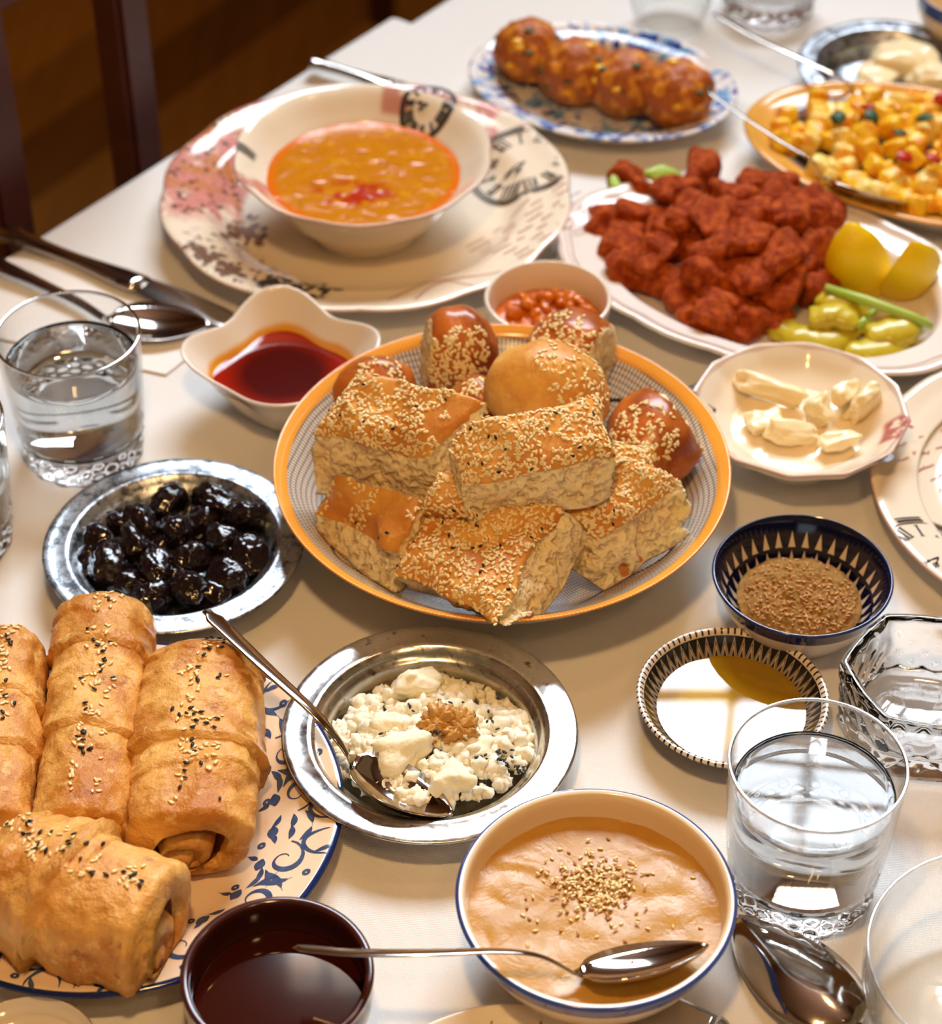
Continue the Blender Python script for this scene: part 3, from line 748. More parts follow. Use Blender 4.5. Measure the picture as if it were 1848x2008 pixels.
pq, nq = plateprof(.034, .014, .02, .004)
rimplate('small_plate', 'small pale plate cut by the bottom left corner', 'plate', cWW, pq, [m_pale], lambda i, a, b: 0, 72)

# ================================================================ glassware
def cut(t, r, z, h=.024, n=14, am=.0028):
    if r < .02: return r
    if z < h:
        e = min(1, (h-z)/.004, )
        q = (abs(((t*n/(2*pi)+z/.0095) % 1)-.5)+abs(((t*n/(2*pi)-z/.0095) % 1)-.5)); r -= am*e*q
    return r
def tumbler(label, c, water=.069, group='cut glass tumblers', fill=True, H=.088, R=.0418, rb=.0355):
    g = thing('water_tumbler', label, 'glass', (c.x, c.y, T), group, c.x*7)
    n = 40; outer = [(0, .0012), (rb*.8, .0008), (rb*.96, 0)]+[(rb+(R-rb)*(i/n)**.8, .0012+(H-.002)*i/n) for i in range(n+1)]
    inner = [(R-.0004, H), (R-.0016, H-.0003)]+[(R-.0022-(R-rb)*(1-i/12)**.9*.75, .020+(H-.022)*i/12) for i in range(12, -1, -1)]+[(rb*.86, .0155), (rb*.7, .0138), (rb*.4, .0132), (0, .013)]
    def wv(t, r, z, L=len(outer)):
        return (r*cos(t), r*sin(t), z)
    base = [(0, .0012), (rb*.8, .0008), (rb*.96, 0)]+[(rb+(R-rb)*(i/n)**.8, .0012+(H-.002)*i/n) for i in range(11)]
    zb = base[-1][1]; base += [(base[-1][0]-.0006, zb+.0002), (base[-1][0]-.0024, zb-.0002), (rb*.90, .0175), (rb*.86, .0155), (rb*.7, .0138), (rb*.4, .0132), (0, .013)]
    V, F, MI = lathe(base, 168, None)
    for i in range(1, 1+168*13):
        x, y, z = V[i]; r = math.hypot(x, y); r2 = cut(math.atan2(y, x), 0, z) if 0 else cut(math.atan2(y, x), r, z); V[i] = (x*r2/r, y*r2/r, z) if r > 0 else V[i]
    ob('cut_base', (V, F), m_glass, g)
    wall = [(rb+(R-rb)*(i/n)**.8, .0012+(H-.002)*i/n) for i in range(10, n+1)]+[(R-.0001, H-.0001), (R-.0007, H+.0003), (R-.0013, H-.0001)]+[(rb+(R-rb)*(i/n)**.8-.0014, .0012+(H-.002)*i/n) for i in range(n, 9, -1)]
    V, F, MI = lathe(wall, 168, None)
    for i in range(168*(n-9)):
        x, y, z = V[i]; r = math.hypot(x, y); gz = abs(((math.atan2(y, x)*8/(2*pi)) % 1)-.5); e_ = min(1, max(0, (H-.006-z)/.006)); r2 = r-.0008*max(0, 1-gz/.035)*e_; V[i] = (x*r2/r, y*r2/r, z)
    ob('wall', (V, F), m_thin, g)
    ob('rim', tube([(( R-.0007)*cos(2*pi*i/72), (R-.0007)*sin(2*pi*i/72), H) for i in range(73)], .00095, 8, False), m_glass, g)
    if fill:
        wr = R-.0022-(R-rb)*(1-(water-.020)/(H-.022))**.9*.75
        wp_ = [(0, .0131), (rb*.4, .0133), (rb*.7, .0139), (rb*.86, .0156)]+[(R-.0021-(R-rb)*(1-i/10*(water-.020)/(H-.022))**.9*.75, .0202+(water-.0202)*i/10) for i in range(11)]+[(wr-.0012, water-.0004), (wr*.9, water-.0007), (0, water-.0008)]
        ob('water', lathe(wp_, 96), m_water, g)
    return g
cg1 = PT(135, 0, 0); 
def glass_at(L, R_, TT, B):
    c, r, d = circ(L, R_, TT, B, .088); print('glass', c, r, d); return c
c1 = glass_at(-6, 271, 575, 738); c2 = glass_at(1425, 1785, 1372, 1632)
tumbler('cut glass tumbler of water at the left, beside the olive plate', c1)
tumbler('cut glass tumbler of water at the lower right, beside the tahini bowl', c2)
c3 = PT(-112, 985, .03); c3.z = T
tumbler('cut glass tumbler cut off by the left edge below the other one', c3)
c4 = PT(1505, 18, .0); c4.z = T
tumbler('cut crystal tumbler at the top edge above the fritter plate', c4, fill=False)
# thin empty glass at top, next to the fritters
def thinglass(label, c, R, H, name='thin_glass', n=96):
    g = thing(name, label, 'glass', (c.x, c.y, T))
    o = [(0, .001), (R*.55, 0), (R*.75, .002), (R*.92, H*.25), (R, H*.6), (R, H)]; i_ = [(R-.0010, H), (R-.0012, H*.6), (R*.90, H*.25), (R*.70, .006), (R*.4, .0045), (0, .0045)]
    ob('glass_body', lathe(smooth_pts(o, 5)+smooth_pts(i_, 5), n), m_thin, g); ob('rim', tube([((R-.0005)*cos(2*pi*i/72), (R-.0005)*sin(2*pi*i/72), H) for i in range(73)], .0008, 8, False), m_glass, g); return g
c5 = PT(1318, 92, .0); c5.z = T
thinglass('thin clear empty glass standing behind the blue floral plate', c5+Vector((0, .035, 0)), .034, .085)
c6 = PT(-62, 640, 0); c6.z = T
thinglass('thin clear glass cut off by the left edge behind the tumbler', c6+Vector((-.022, .02, 0)), .036, .10)
c7 = PT(1975, 1880, .05); c7.z = T
thinglass('clear round glass bowl at the bottom right edge', c7, .062, .050, 'glass_bowl')
# hexagonal crystal dish
def hexw(t, r, z):
    q = ((t+.15) % (pi/3))-pi/6; kk = cos(pi/6)/cos(q); kk = .35*(1)+.65*kk; 
    if z < .034 and z > .003 and r > .034: r = r-.0014*(abs(((t*18/(2*pi)+z/.012) % 1)-.5)+abs(((t*18/(2*pi)-z/.012) % 1)-.5))
    return (r*kk*cos(t), r*kk*sin(t), z)
c8, _, _ = circ(1640, 2000, 1206, 1450, .04); print('hex', c8)
hx = thing('crystal_dish', 'thick hexagonal crystal dish with diamond cut sides at the right edge', 'dish', (c8.x, c8.y, T))
R = .0455
ho = [(0, .001), (R*.82, 0), (R*.92, .002)]+[(R*(.94+.05*i/10), .003+.031*i/10) for i in range(11)]+[(R, .040), (R*.985, .0435)]
hi = [(R*.93, .0445), (R*.87, .043), (R*.83, .037), (R*.80, .022), (R*.74, .014), (R*.5, .0105), (0, .010)]
ob('glass_body', lathe(ho+smooth_pts(hi, 3), 144, hexw), m_glass, hx)

# ================================================================ cutlery
def flatware(st, up, nj=8):
    """stations (point, half width, cup depth, thickness); up gives the roll"""
    n = len(st); V = []; F = []; up = Vector(up)
    for i, (p, hw, cu, th) in enumerate(st):
        d = (Vector(st[min(i+1, n-1)][0])-Vector(st[max(i-1, 0)][0])).normalized(); s = d.cross(up).normalized(); u = s.cross(d).normalized()
        top = []; bot = []
        for j in range(nj+1):
            q = -1+2*j/nj; c_ = -cu*(1-q*q); top.append(Vector(p)+s*q*hw+u*(c_+th*.5*(1-.6*q*q))); bot.append(Vector(p)+s*q*hw+u*(c_-th*.5*(1-.6*q*q)))
        V += top+bot[::-1]
    m = 2*(nj+1)
    for i in range(n-1):
        for j in range(m): F.append((i*m+j, i*m+(j+1) % m, (i+1)*m+(j+1) % m, (i+1)*m+j))
    F.append(tuple(range(m-1, -1, -1))); F.append(tuple((n-1)*m+j for j in range(m)))
    return V, F
def along(P, n=10): return [Vector(q) for q in smooth_pts([tuple(p) for p in P], n)]
def make_spoon(name, label, path, bowl, hw, bw, depth, up, endw=None, group=None, arch=0.0):
    """path: world points end of handle -> neck; bowl: (neck, tip)"""
    hp = along(path, 10); st = []; n = len(hp); endw = endw or hw*1.65
    for i, p in enumerate(hp):
        f = i/(n-1); wd = endw*(1-f)**1.2+hw*(1-(1-f)**1.2)
        if f < .04: wd *= .55
        st.append((p, wd, 0, .0018))
    a, b = Vector(bowl[0]), Vector(bowl[1]); m = 18; upv = Vector(up).normalized()
    for i in range(1, m+1):
        f = i/m; wd = bw*max(.03, (sin(pi*(f**.80))**.62 if f < 1 else 0)); 
        if f < .12: wd = max(wd*f/.12, hw)
        q = a.lerp(b, f)-upv*arch*sin(pi*f)
        st.append((q, wd, depth*min(1, sin(pi*min(f, .999))**.7), .0014))
    c = hp[0].copy(); o = thing(name, label, 'spoon', c, group)
    st = [(Vector(p)-c, w_, cu, th) for p, w_, cu, th in st]; k = len(hp)
    ob('handle', flatware(st[:k+1], up), m_steel, o); ob('spoon_bowl', flatware(st[k:], up), m_steel, o)
    return o
# spoon in the cheese
make_spoon('teaspoon', 'steel teaspoon resting in the crumbled cheese', [PT(405, 1198, .058), PT(520, 1308, .053), PT(620, 1400, .044), PT(662, 1450, .036), PT(682, 1482, .031)], (PT(682, 1482, .031), PT(888, 1598, .020)), .0015, (.0185), .0120, (.34, .14, .9), .0055)
# spoon across the tahini bowl
make_spoon('teaspoon', 'steel teaspoon lying across the tahini bowl towards the dark syrup bowl', [PT(578, 1856, .054), PT(700, 1868, .058), PT(850, 1868, .060), PT(980, 1865, .058), PT(1060, 1875, .053), PT(1125, 1908, .044)], (PT(1125, 1908, .044), PT(1390, 1853, .048)), .0017, .0165, .0080, (.10, .50, .9), .0050)
# serving spoon on the potato plate
make_spoon('serving_spoon', 'long handled steel spoon resting on the potato plate', [PT(1385, 176, .052), PT(1450, 222, .05), PT(1530, 276, .048), PT(1585, 310, .045), PT(1612, 345, .034)], (PT(1612, 345, .034), PT(1785, 400, .030)), .0018, .017, .006, (.1, .5, .9), .0028)
make_spoon('serving_spoon', 'thin steel spoon reaching from the crystal tumbler into the white cheese', [PT(1400, 26, .046), PT(1480, 72, .044), PT(1560, 110, .042), PT(1640, 148, .036), PT(1670, 168, .028)], (PT(1670, 168, .028), PT(1725, 196, .020)), .0018, .012, .004, (0, .2, 1), .003)
# big spoon at the lower right, table spoon on the left napkin
make_spoon('tablespoon', 'large steel tablespoon face down at the bottom edge beside the tahini bowl', [PT(1790, 2120, .004), PT(1740, 2070, .008), PT(1690, 2030, .010)], (PT(1690, 2030, .010), PT(1440, 1795, .0045)), .003, .0235, -.0075, (0, 0, 1), .006)
make_spoon('tablespoon', 'steel tablespoon on the napkin behind the left tumbler', [PT(-70, 486, .010), PT(0, 520, .009), PT(70, 552, .008), PT(150, 590, .008), PT(205, 625, .009)], (PT(205, 625, .009), PT(412, 636, .007)), .0028, .0205, .007, (0, 0, 1), .0075)
def knife(label, a, b, c, hw=.0095):
    o = thing('table_knife', label, 'knife', a); st = []; n = 20
    for i in range(n+1):
        f = i/n; p = a.lerp(b, f)-a; wd = hw*(.95-.45*sin(min(f*1.15, 1)*pi)*.9)*(1 if f > .02 else .6)+(.0012*sin(f*26) if f < .2 else 0)
        st.append((p, wd, 0, .0075-.002*f))
    ob('handle', flatware(st, (0, 0, 1)), m_steel, o); st = []
    for i in range(n+1):
        f = i/n; p = b.lerp(c, f)-a; st.append((p, (.0085+.0025*sin(f*pi))*(1 if f < .8 else max(.1, 1-((f-.8)/.2)**2)), 0, .0016))
    ob('blade', flatware(st, (0, 0, 1)), m_steel, o); return o
knife('silver table knife on the napkin, handle reaching past the table edge', PT(2, 452, .006), PT(276, 558, .0062), PT(470, 640, .0034))
knife('silver knife handle poking out behind the soup plate', PT(607, 120, .010), PT(770, 168, .007), PT(900, 222, .004), .008)
knife('dark table knife between the tahini bowl and the bottom plate', PT(1480, 2075, .006), PT(1395, 2020, .006), PT(1200, 1950, .004), .009)
# ================================================================ food materials
def crustcol(a, b, c):
    def f():
        n = noi(35, 4, .6); n2 = noi(140, 3, .6); return mix(step(n2, .55, .75)*.6, mix(step(n, .32, .68), a, b), c)
    return f
m_crust = mat('bread_crust', crustcol(c255(232, 174, 84), c255(200, 124, 44), c255(248, 208, 128)), rough=.42, bump=lambda: noi(220, 4, .6), bd=.0012, bs=.5, spec=.4)
m_crumb = mat('bread_crumb', lambda: mix(step(noi(190, 2, .5), .50, .78)*.45, mix(noi(45, 3), c255(255, 240, 204), c255(250, 214, 150)), c255(222, 164, 94)), rough=.85, bump=lambda: (1-step(noi(190, 2, .5), .48, .72))+(1-step(vor(230), .1, .6))*-.5+noi(700, 3)*.3, bd=.0026, bs=1.0, sss=.35, sssr=(.008, .005, .0025))  # darker pores: their shade is mixed into the colour over the bump hollows
m_base = mat('bread_base', c255(186, 112, 46), rough=.6, bump=lambda: noi(300, 3), bd=.0008)
m_bun = mat('bun_crust', crustcol(c255(200, 110, 40), c255(130, 58, 24), c255(226, 150, 70)), rough=.28, bump=lambda: noi(90, 3), bd=.0008, bs=.4)
m_sesame = mat('sesame', lambda: mix(noi(90, 1), c255(255, 234, 182), c255(244, 206, 134)), rough=.45, sss=.15)
m_nigella = mat('nigella', c255(22, 20, 24), rough=.5)
m_toast = mat('toasted_sesame', lambda: mix(noi(170, 1), c255(216, 160, 90), c255(160, 104, 54)), rough=.5)
def pastcol():
    n = noi(28, 5, .62, None, .4); n2 = noi(120, 4, .6); b = mix(step(n, .30, .70), c255(240, 186, 100), c255(190, 116, 34))
    b = mix(step(n2, .56, .72)*.55, b, c255(254, 220, 150)); return mix(step(noi(60, 4, .7, mapping(loc=(1, 1, 1))), .58, .72)*.75, b, c255(160, 84, 26))
m_past = mat('fried_pastry', pastcol, rough=.36, bump=lambda: noi(150, 5, .65)+vor(110)*.6, bd=.0026, bs=.8, spec=.45, sss=.1)
m_mouth_dark = mat('dark_mouth', lambda: mix(noi(150, 4), c255(150, 78, 24), c255(70, 34, 12)), rough=.6, bump=lambda: noi(300, 3), bd=.002)  # dark mouth: recess shade painted into its deepest rings, same brown at centre
m_olive = mat('black_olive', lambda: mix(noi(60, 3), c255(14, 8, 10), c255(30, 15, 17)), rough=.10, bump=lambda: noi(110, 2, .5, None, 1.5), bd=.0020, bs=.55, coat=.3)
m_cheese = mat('white_cheese', lambda: mix(noi(40, 3), c255(250, 238, 200), c255(254, 248, 228)), rough=.6, bump=lambda: noi(300, 3), bd=.0006, sss=.2, sssr=(.006, .005, .003))
m_walnut = mat('walnut', lambda: mix(noi(140, 4), c255(226, 176, 96), c255(176, 118, 54)), rough=.38, bump=lambda: noi(260, 3), bd=.0008)
m_paste = mat('sesame_paste', lambda: mix(noi(30, 4, .6, None, .8), c255(202, 154, 72), c255(172, 120, 42)), rough=lambda: step(noi(45, 5, .6, None, 1.0), .3, .7)*.25+.16, bump=lambda: noi(45, 5, .6, None, 1.6)+noi(500, 3)*.25, bd=.0012, bs=.40, spec=.28)
m_red = mat('red_bulgur_patty', lambda: mix(step(noi(150, 5, .7), .35, .70), c255(140, 44, 8), c255(212, 100, 30)), rough=.5, bump=lambda: noi(240, 5, .7), bd=.0030, bs=.9, spec=.15)
m_lemon = mat('lemon_peel', lambda: mix(noi(60, 2), c255(255, 222, 10), c255(250, 204, 4)), rough=.35, bump=lambda: noi(600, 2), bd=.0005, sss=.1)
m_pith = mat('lemon_flesh', lambda: mix(noi(120, 3), c255(250, 240, 200), c255(244, 222, 130)), rough=.35, sss=.3)
m_pepper = mat('pickled_pepper', lambda: mix(noi(40, 3), c255(218, 200, 64), c255(184, 160, 28)), rough=.25, sss=.2, bump=lambda: noi(60, 2), bd=.001)
m_lettuce = mat('lettuce', lambda: mix(noi(60, 3), c255(150, 190, 50), c255(190, 214, 110)), rough=.35, sss=.1)
m_herb = mat('green_herb', c255(44, 74, 24), rough=.5)
m_fritter = mat('fritter', lambda: mix(step(noi(120, 4), .50, .62), mix(noi(70, 4, .6), c255(196, 108, 36), c255(150, 70, 20)), c255(226, 146, 40)), rough=.42, bump=lambda: noi(240, 4), bd=.0025, bs=.8, spec=.4)
m_potato = mat('spiced_potato', lambda: mix(step(noi(70, 4), .44, .62), c255(248, 200, 40), c255(232, 146, 16)), rough=.35, bump=lambda: noi(200, 3), bd=.001, sss=.15)
m_potato2 = mat('pale_potato', lambda: mix(step(noi(80, 4), .48, .62), c255(252, 224, 128), c255(242, 176, 50)), rough=.35, bump=lambda: noi(200, 3), bd=.001, sss=.15)
m_tomato = mat('red_pepper_piece', c255(186, 34, 14), rough=.3)
m_jam = mat('tomato_relish', lambda: mix(noi(90, 4), c255(228, 140, 26), c255(196, 78, 8)), rough=.12, bump=lambda: noi(170, 3), bd=.002, coat=.3, sss=.2)
m_cream = mat('clotted_cream', lambda: mix(noi(40, 2), c255(252, 234, 192), c255(248, 224, 170)), rough=.25, sss=.25, sssr=(.006, .004, .002), coat=.15)
m_spice = mat('spice_powder', lambda: mix(noi(260, 5, .7), c255(190, 142, 70), c255(132, 92, 40)), rough=.9, bump=lambda: noi(420, 4, .7), bd=.002, bs=.9)
SEEDN = [0]
def nrnd(): SEEDN[0] += 1; return random.Random(SEEDN[0]*17+5)

# ================================================================ bread in the bowl
def bread(label, Q, th, seed, sesame=420, black=8, n=26, dome=.004, drop=None, mask=.42, down=None, zmul=.006, crumb_amp=.0042):
    """Q: four (px,py,z) corners of the crust, in order; th thickness; the slab hangs below it"""
    C = [PT(q[0], q[1], q[2]-.009) for q in Q]; c = sum(C, Vector())/4; C = [p-c for p in C]
    nn = (C[1]-C[0]).cross(C[3]-C[0])+(C[2]-C[1]).cross(C[3]-C[2]); nn.normalize()
    if nn.z < 0: nn = -nn
    dn = Vector(down) if down else -nn*.75+Vector((0, 0, -.25)); dn.normalize()
    m = max(6, n//3); V = []; F = []; MI = []
    def P(u, v, w):   # u,v in 0..1; w 0 crust .. 1 base
        p = (C[0]*(1-u)+C[1]*u)*(1-v)+(C[3]*(1-u)+C[2]*u)*v
        e = min(u, 1-u, v, 1-v)
        k = 1-(1-min(1, e/.22))**2.2
        d = dome*k*(1-w)
        q = p-dn*d+dn*th*w
        # irregular outline and pores
        s = Vector((q.x, q.y, q.z))*1.0
        o = Vector((noise.noise(s*45+Vector((seed, 0, 0))), noise.noise(s*45+Vector((0, seed, 7))), 0))*.0048
        if w < .08: o += nn*(noise.noise(s*26+Vector((seed*5, 1, 3)))*.0065*(1-w*8)+noise.noise(s*60+Vector((seed*2, 1, 3)))*.0030+noise.noise(s*110)*.0012)
        ctr = dn*th*.5
        if e < 1e-5 and .02 < w < .98:
            out = (q-ctr); out = (out-dn*out.dot(dn)).normalized()
            a = noise.noise(s*130+Vector((seed, 5, 0)))+.6*noise.noise(s*260+Vector((2, seed, 0)))
            hole = noise.noise(s*95+Vector((9, seed*3, 2)))
            q = q+out*(crumb_amp*(-.25+.45*a)-(.0045*max(0, hole-.22)*3))+out*.002*sin(w*pi)
        return q+o
    idx = {}
    def vid(i, j, k):
        key = (i, j, k)
        if key not in idx: idx[key] = len(V); V.append(P(i/n, j/n, WL[k]))
        return idx[key]
    WL = [0, .05, .12]+[.12+.86*(k+1)/m for k in range(m)]+[1.0]; K = len(WL)-1
    for i in range(n):
        for j in range(n):
            F.append((vid(i, j, 0), vid(i+1, j, 0), vid(i+1, j+1, 0), vid(i, j+1, 0))); MI.append(0)
            F.append((vid(i, j+1, K), vid(i+1, j+1, K), vid(i+1, j, K), vid(i, j, K))); MI.append(2)
    def side(f):
        for i in range(n):
            for k in range(K):
                a = f(i, k), f(i, k+1), f(i+1, k+1), f(i+1, k); F.append(a); MI.append(0 if k < 1 else (2 if k == K-1 else 1))
    side(lambda i, k: vid(i, 0, k)); side(lambda i, k: vid(n-i, n, k)); side(lambda i, k: vid(n, i, k)); side(lambda i, k: vid(0, n-i, k))
    tot = Vector()
    for f, mi in zip(F, MI):
        if mi == 0: tot += (V[f[1]]-V[f[0]]).cross(V[f[2]]-V[f[0]])
    if tot.dot(nn) < 0: F = [f[::-1] for f in F]
    for i, v in enumerate(V):      # rests inside the bowl, on its wall or rim
        wv = v+c; fl = T+bowl_floor(math.hypot(wv.x-cB.x, wv.y-cB.y))+.0006
        if wv.z < fl: V[i] = Vector((v.x, v.y, fl-c.z))
    o = thing('bread_piece', label, 'bread', c, 'bread pieces heaped in the bowl')
    vf = (V, F, MI); ob('loaf', vf, [m_crust, m_crumb, m_base], o)
    rnd = nrnd()
    def msk(p): return noise.noise(Vector((p.x*38, p.y*38, seed)))+.5*noise.noise(Vector((p.x*90, p.y*90, seed*2))) > -mask
    s = seeds_on(vf, sesame, rnd, lambda cc, q, mi: mi == 0 and q.dot(nn) > .3, .00165, .0004, msk)
    if s: ob('sesame_seeds', s, m_sesame, o, kind='stuff')
    s = seeds_on(vf, black, rnd, lambda cc, q, mi: mi == 0 and q.dot(nn) > .3, .0014, .0008)
    if s: ob('nigella_seeds', s, m_nigella, o, kind='stuff')
    return o
bread('sesame flatbread square on top of the heap in the centre, airy crumb facing front', [(886, 858, .116), (1172, 776, .122), (1203, 893, .112), (917, 948, .102)], .028, 1, 640, 14, 42, .008, down=(-.02, -.12, -1))
bread('thick wedge of sesame flatbread on the left of the heap, crumb facing lower left', [(616, 846, .092), (690, 742, .108), (950, 790, .118), (845, 898, .098)], .042, 2, 640, 8, 42, .011, down=(.0, -.10, -1))
bread('densely seeded flatbread slab at the front of the heap leaning on the bowl rim', [(770, 1124, .052), (850, 935, .086), (1100, 998, .084), (978, 1222, .064)], .030, 3, 900, 20, 42, .004, down=(.55, .30, -.62), mask=.8)
bread('flatbread chunk low on the left of the bowl with few seeds', [(622, 998, .052), (655, 935, .072), (830, 985, .080), (785, 1092, .060)], .034, 4, 160, 3, 34, .005, down=(-.08, -.25, -.9), mask=.1)
bread('flatbread chunk on the right of the heap showing a long torn crumb side', [(1096, 1008, .078), (1212, 880, .100), (1332, 946, .078), (1172, 1062, .066)], .032, 5, 380, 3, 38, .006, down=(.18, -.2, -.95), mask=.35)
bread('pale chunk of crumb under the right flatbread chunk', [(1165, 1075, .040), (1280, 990, .050), (1312, 1052, .040), (1212, 1128, .030)], .022, 6, 0, 0, 18, .003, down=(.1, -.1, -1))
bread('seeded flatbread chunk tucked between the left wedge and the front slab', [(822, 1010, .074), (860, 918, .092), (960, 930, .094), (930, 1020, .080)], .030, 7, 160, 3, 18, .004)
bread('seeded flatbread chunk buried behind the right torn chunk', [(1180, 905, .086), (1215, 868, .094), (1285, 886, .090), (1265, 935, .080)], .024, 8, 90, 0, 16, .004)
def bun(label, px, py, z, rad, rot, seed, n=130, cutdir=None, m=None, tip=0, seedzone=None, L=.00175):
    c = PT(px, py, z-.008); o = thing('bun', label, 'bun', c, 'buns at the back of the bowl'); M = Euler(rot).to_matrix()
    V, F = ico(4); out = []; MI = []
    cd = Vector(cutdir).normalized() if cutdir else None
    for v in V:
        q = Vector((v.x*rad[0], v.y*rad[1], v.z*rad[2]))*(1+.07*fb(v, 1.5, seed)+.0*v.z)
        if v.z > 0 and tip: q.z *= 1-.10*math.exp(-((v.x)/.18)**2)
        q = M @ q
        if cd:
            lim = min(rad)*.62; d = q.dot(cd)
            if d > lim: q = q-cd*(d-lim)*.92+cd*noise.noise(q*160+Vector((seed, 0, 0)))*.003
        wv = q+c; fl = T+bowl_floor(math.hypot(wv.x-cB.x, wv.y-cB.y))+.0006
        if wv.z < fl: q.z = fl-c.z
        out.append(q)
    for f in F:
        cc = (out[f[0]]+out[f[1]]+out[f[2]])/3; MI.append(1 if cd and cc.dot(cd) > min(rad)*.60 else 0)
    vf = (out, F, MI); ob('loaf', vf, [m or m_bun, m_crumb], o)
    zn = Vector(seedzone or (0, -.5, .85)).normalized(); rnd = nrnd()
    s = seeds_on(vf, n, rnd, lambda cc, q, mi: mi == 0 and cc.normalized().dot(zn) > .70, L, .0004, lambda p: noise.noise(Vector((p.x*60, p.y*60, seed))) > -.3)
    if s: ob('sesame_seeds', s, m_sesame, o, kind='stuff')
    return o
bun('tall seed covered bun at the back left of the heap', 888, 705, .066, (.027, .026, .036), (.1, .1, .3), 11, 330, (-1, -.1, .1), tip=1, seedzone=(.05, -.75, .55))
bun('dark glazed bun at the back right of the heap with torn white side', 1128, 700, .068, (.030, .026, .029), (.1, .35, -.3), 12, 210, (1, -.5, .0), seedzone=(-.35, -.45, .8))
bun('round brown bun at the right side of the bowl, a spiral of seeds on it', 1282, 862, .060, (.027, .031, .026), (.3, .3, .2), 13, 200, (.8, .55, .35), seedzone=(-.35, -.65, .7))
bun('small bun half hidden behind the left wedge', 736, 762, .068, (.024, .020, .019), (0, 0, .3), 14, 90, seedzone=(.2, -.5, .8))
bun('seeded bun end wedged low between the two back buns', 940, 790, .072, (.016, .016, .016), (0, 0, 0), 15, 90)
bun('plain domed piece of brown crust behind the centre square', 1072, 768, .092, (.036, .026, .030), (.1, -.1, -.3), 16, 150, m=m_crust, seedzone=(.5, -.2, .7))

# ================================================================ rolled pastries
def ph_(k): return 2*pi*k/64
def roll(label, a, b, w, h, seed, flaps, ses=110, nig=22, mouth=True, name='pastry_roll', nt=110, npz=64, seedband=.6):
    a, b = PT(*a), PT(*b); c = (a+b)/2; c.z = T; L = (b-a).length; d = (b-a).normalized(); s = Vector((d.y, -d.x, 0)).normalized(); u = s.cross(d)
    V = []; F = []; MI = []
    for i in range(nt+1):
        t = i/nt; e = min(1, (t*L)/(w*.75)); e2 = min(1, ((1-t)*L)/(w*(.18 if mouth else .7))); r = math.sqrt(max(0, 1-(1-e)**2))**.9*(.62+.38*math.sqrt(max(0, 1-(1-e2)**2)) if mouth else math.sqrt(max(0, 1-(1-e2)**2)))
        r = max(r, .02)
        for k in range(npz):
            ph = 2*pi*k/npz; st = 0
            for (ft, amp, sl) in flaps:
                q = (t-(ft+sl*sin(ph*.5+.3)+.035*noise.noise(Vector((cos(ph)*1.2, sin(ph)*1.2+seed, ft*9)))))
                if q < 0: st += amp*math.exp(q/.16)
            cx, cz = cos(ph), sin(ph); cx = math.copysign(abs(cx)**.86, cx); cz = math.copysign(abs(cz)**.86, cz)
            base = a.lerp(b, t)-c
            wv = Vector((t*L*30, cx*1.1, cz*1.1+seed)); rr = r*(1+st)*(1+.095*noise.noise(wv)+.060*noise.noise(wv*2.3)+.045*(.5-abs(noise.noise(wv*3.1+Vector((4, 4, 4)))))+.030*noise.noise(wv*5)+.012*noise.noise(wv*11))
            V.append(base+s*cx*w*rr+u*cz*h*rr)
    for i in range(nt):
        for k in range(npz): F.append((i*npz+k, (i+1)*npz+k, (i+1)*npz+(k+1) % npz, i*npz+(k+1) % npz)); MI.append(0)
    F.append(tuple(range(npz))); MI.append(0)
    last = nt*npz
    if mouth:      # folded hollow end with layers
        prev = last; rings = ((.93, .03), (.87, -.05), (.80, -.34), (.72, -.40), (.70, -.18), (.64, -.05), (.50, .02), (.40, -.08), (.34, -.12), (.26, .0), (.12, .02))
        base = b-c
        for rr, dd in rings:
            st = len(V)
            for k in range(npz):
                p = V[last+k]-base; wob = 1+.08*noise.noise(Vector((k*.15, rr*9, seed))); V.append(base+p*rr*wob+d*(dd*w)+u*(-.55*h*(1-rr))+s*(.25*w*(1-rr)*sin(seed))+d*(.12*w*sin(ph_(k)+seed) if rr > .85 else 0))
            for k in range(npz): F.append((prev+k, st+k, st+(k+1) % npz, prev+(k+1) % npz)); MI.append(1 if dd < -.3 else 0)
            prev = st
        F.append(tuple(prev+k for k in range(npz-1, -1, -1))); MI.append(1)
    else: F.append(tuple(last+k for k in range(npz-1, -1, -1))); MI.append(0)
    zmin = min(v.z for v in V); lift = .0062-zmin if zmin < .0062 else 0
    V = [Vector((v.x, v.y, max(v.z, zp(v.x+c.x-cP.x, v.y+c.y-cP.y)+.0007 if math.hypot(v.x+c.x-cP.x, v.y+c.y-cP.y) < rP else .0007))) for v in V]
    o = thing(name, label, 'pastry', c, 'rolled pastries on the scrollwork plate'); vf = (V, F, MI); ob('crust', vf, [m_past, m_mouth_dark], o)
    rnd = nrnd(); up = lambda cc, q, mi: mi == 0 and q.z > .55
    fl = [f[0] for f in flaps]+[.5]
    def msk(p):
        t = (p-(a-c)).dot(d)/L; q = abs((p-(a-c)).dot(s)+w*.12)
        return .06 < t < .93 and q < w*seedband*(.55+.45*noise.noise(Vector((t*9, seed, 0)))) and noise.noise(Vector((p.x*70, p.y*70, seed))) > -.12
    x = seeds_on(vf, int(ses*4.5), rnd, up, .0018, .0005, msk)
    if x: ob('sesame_seeds', x, m_sesame, o, kind='stuff')
    x = seeds_on(vf, int(nig*3.8), rnd, up, .0017, .0009, msk)
    if x: ob('nigella_seeds', x, m_nigella, o, kind='stuff')
    return o
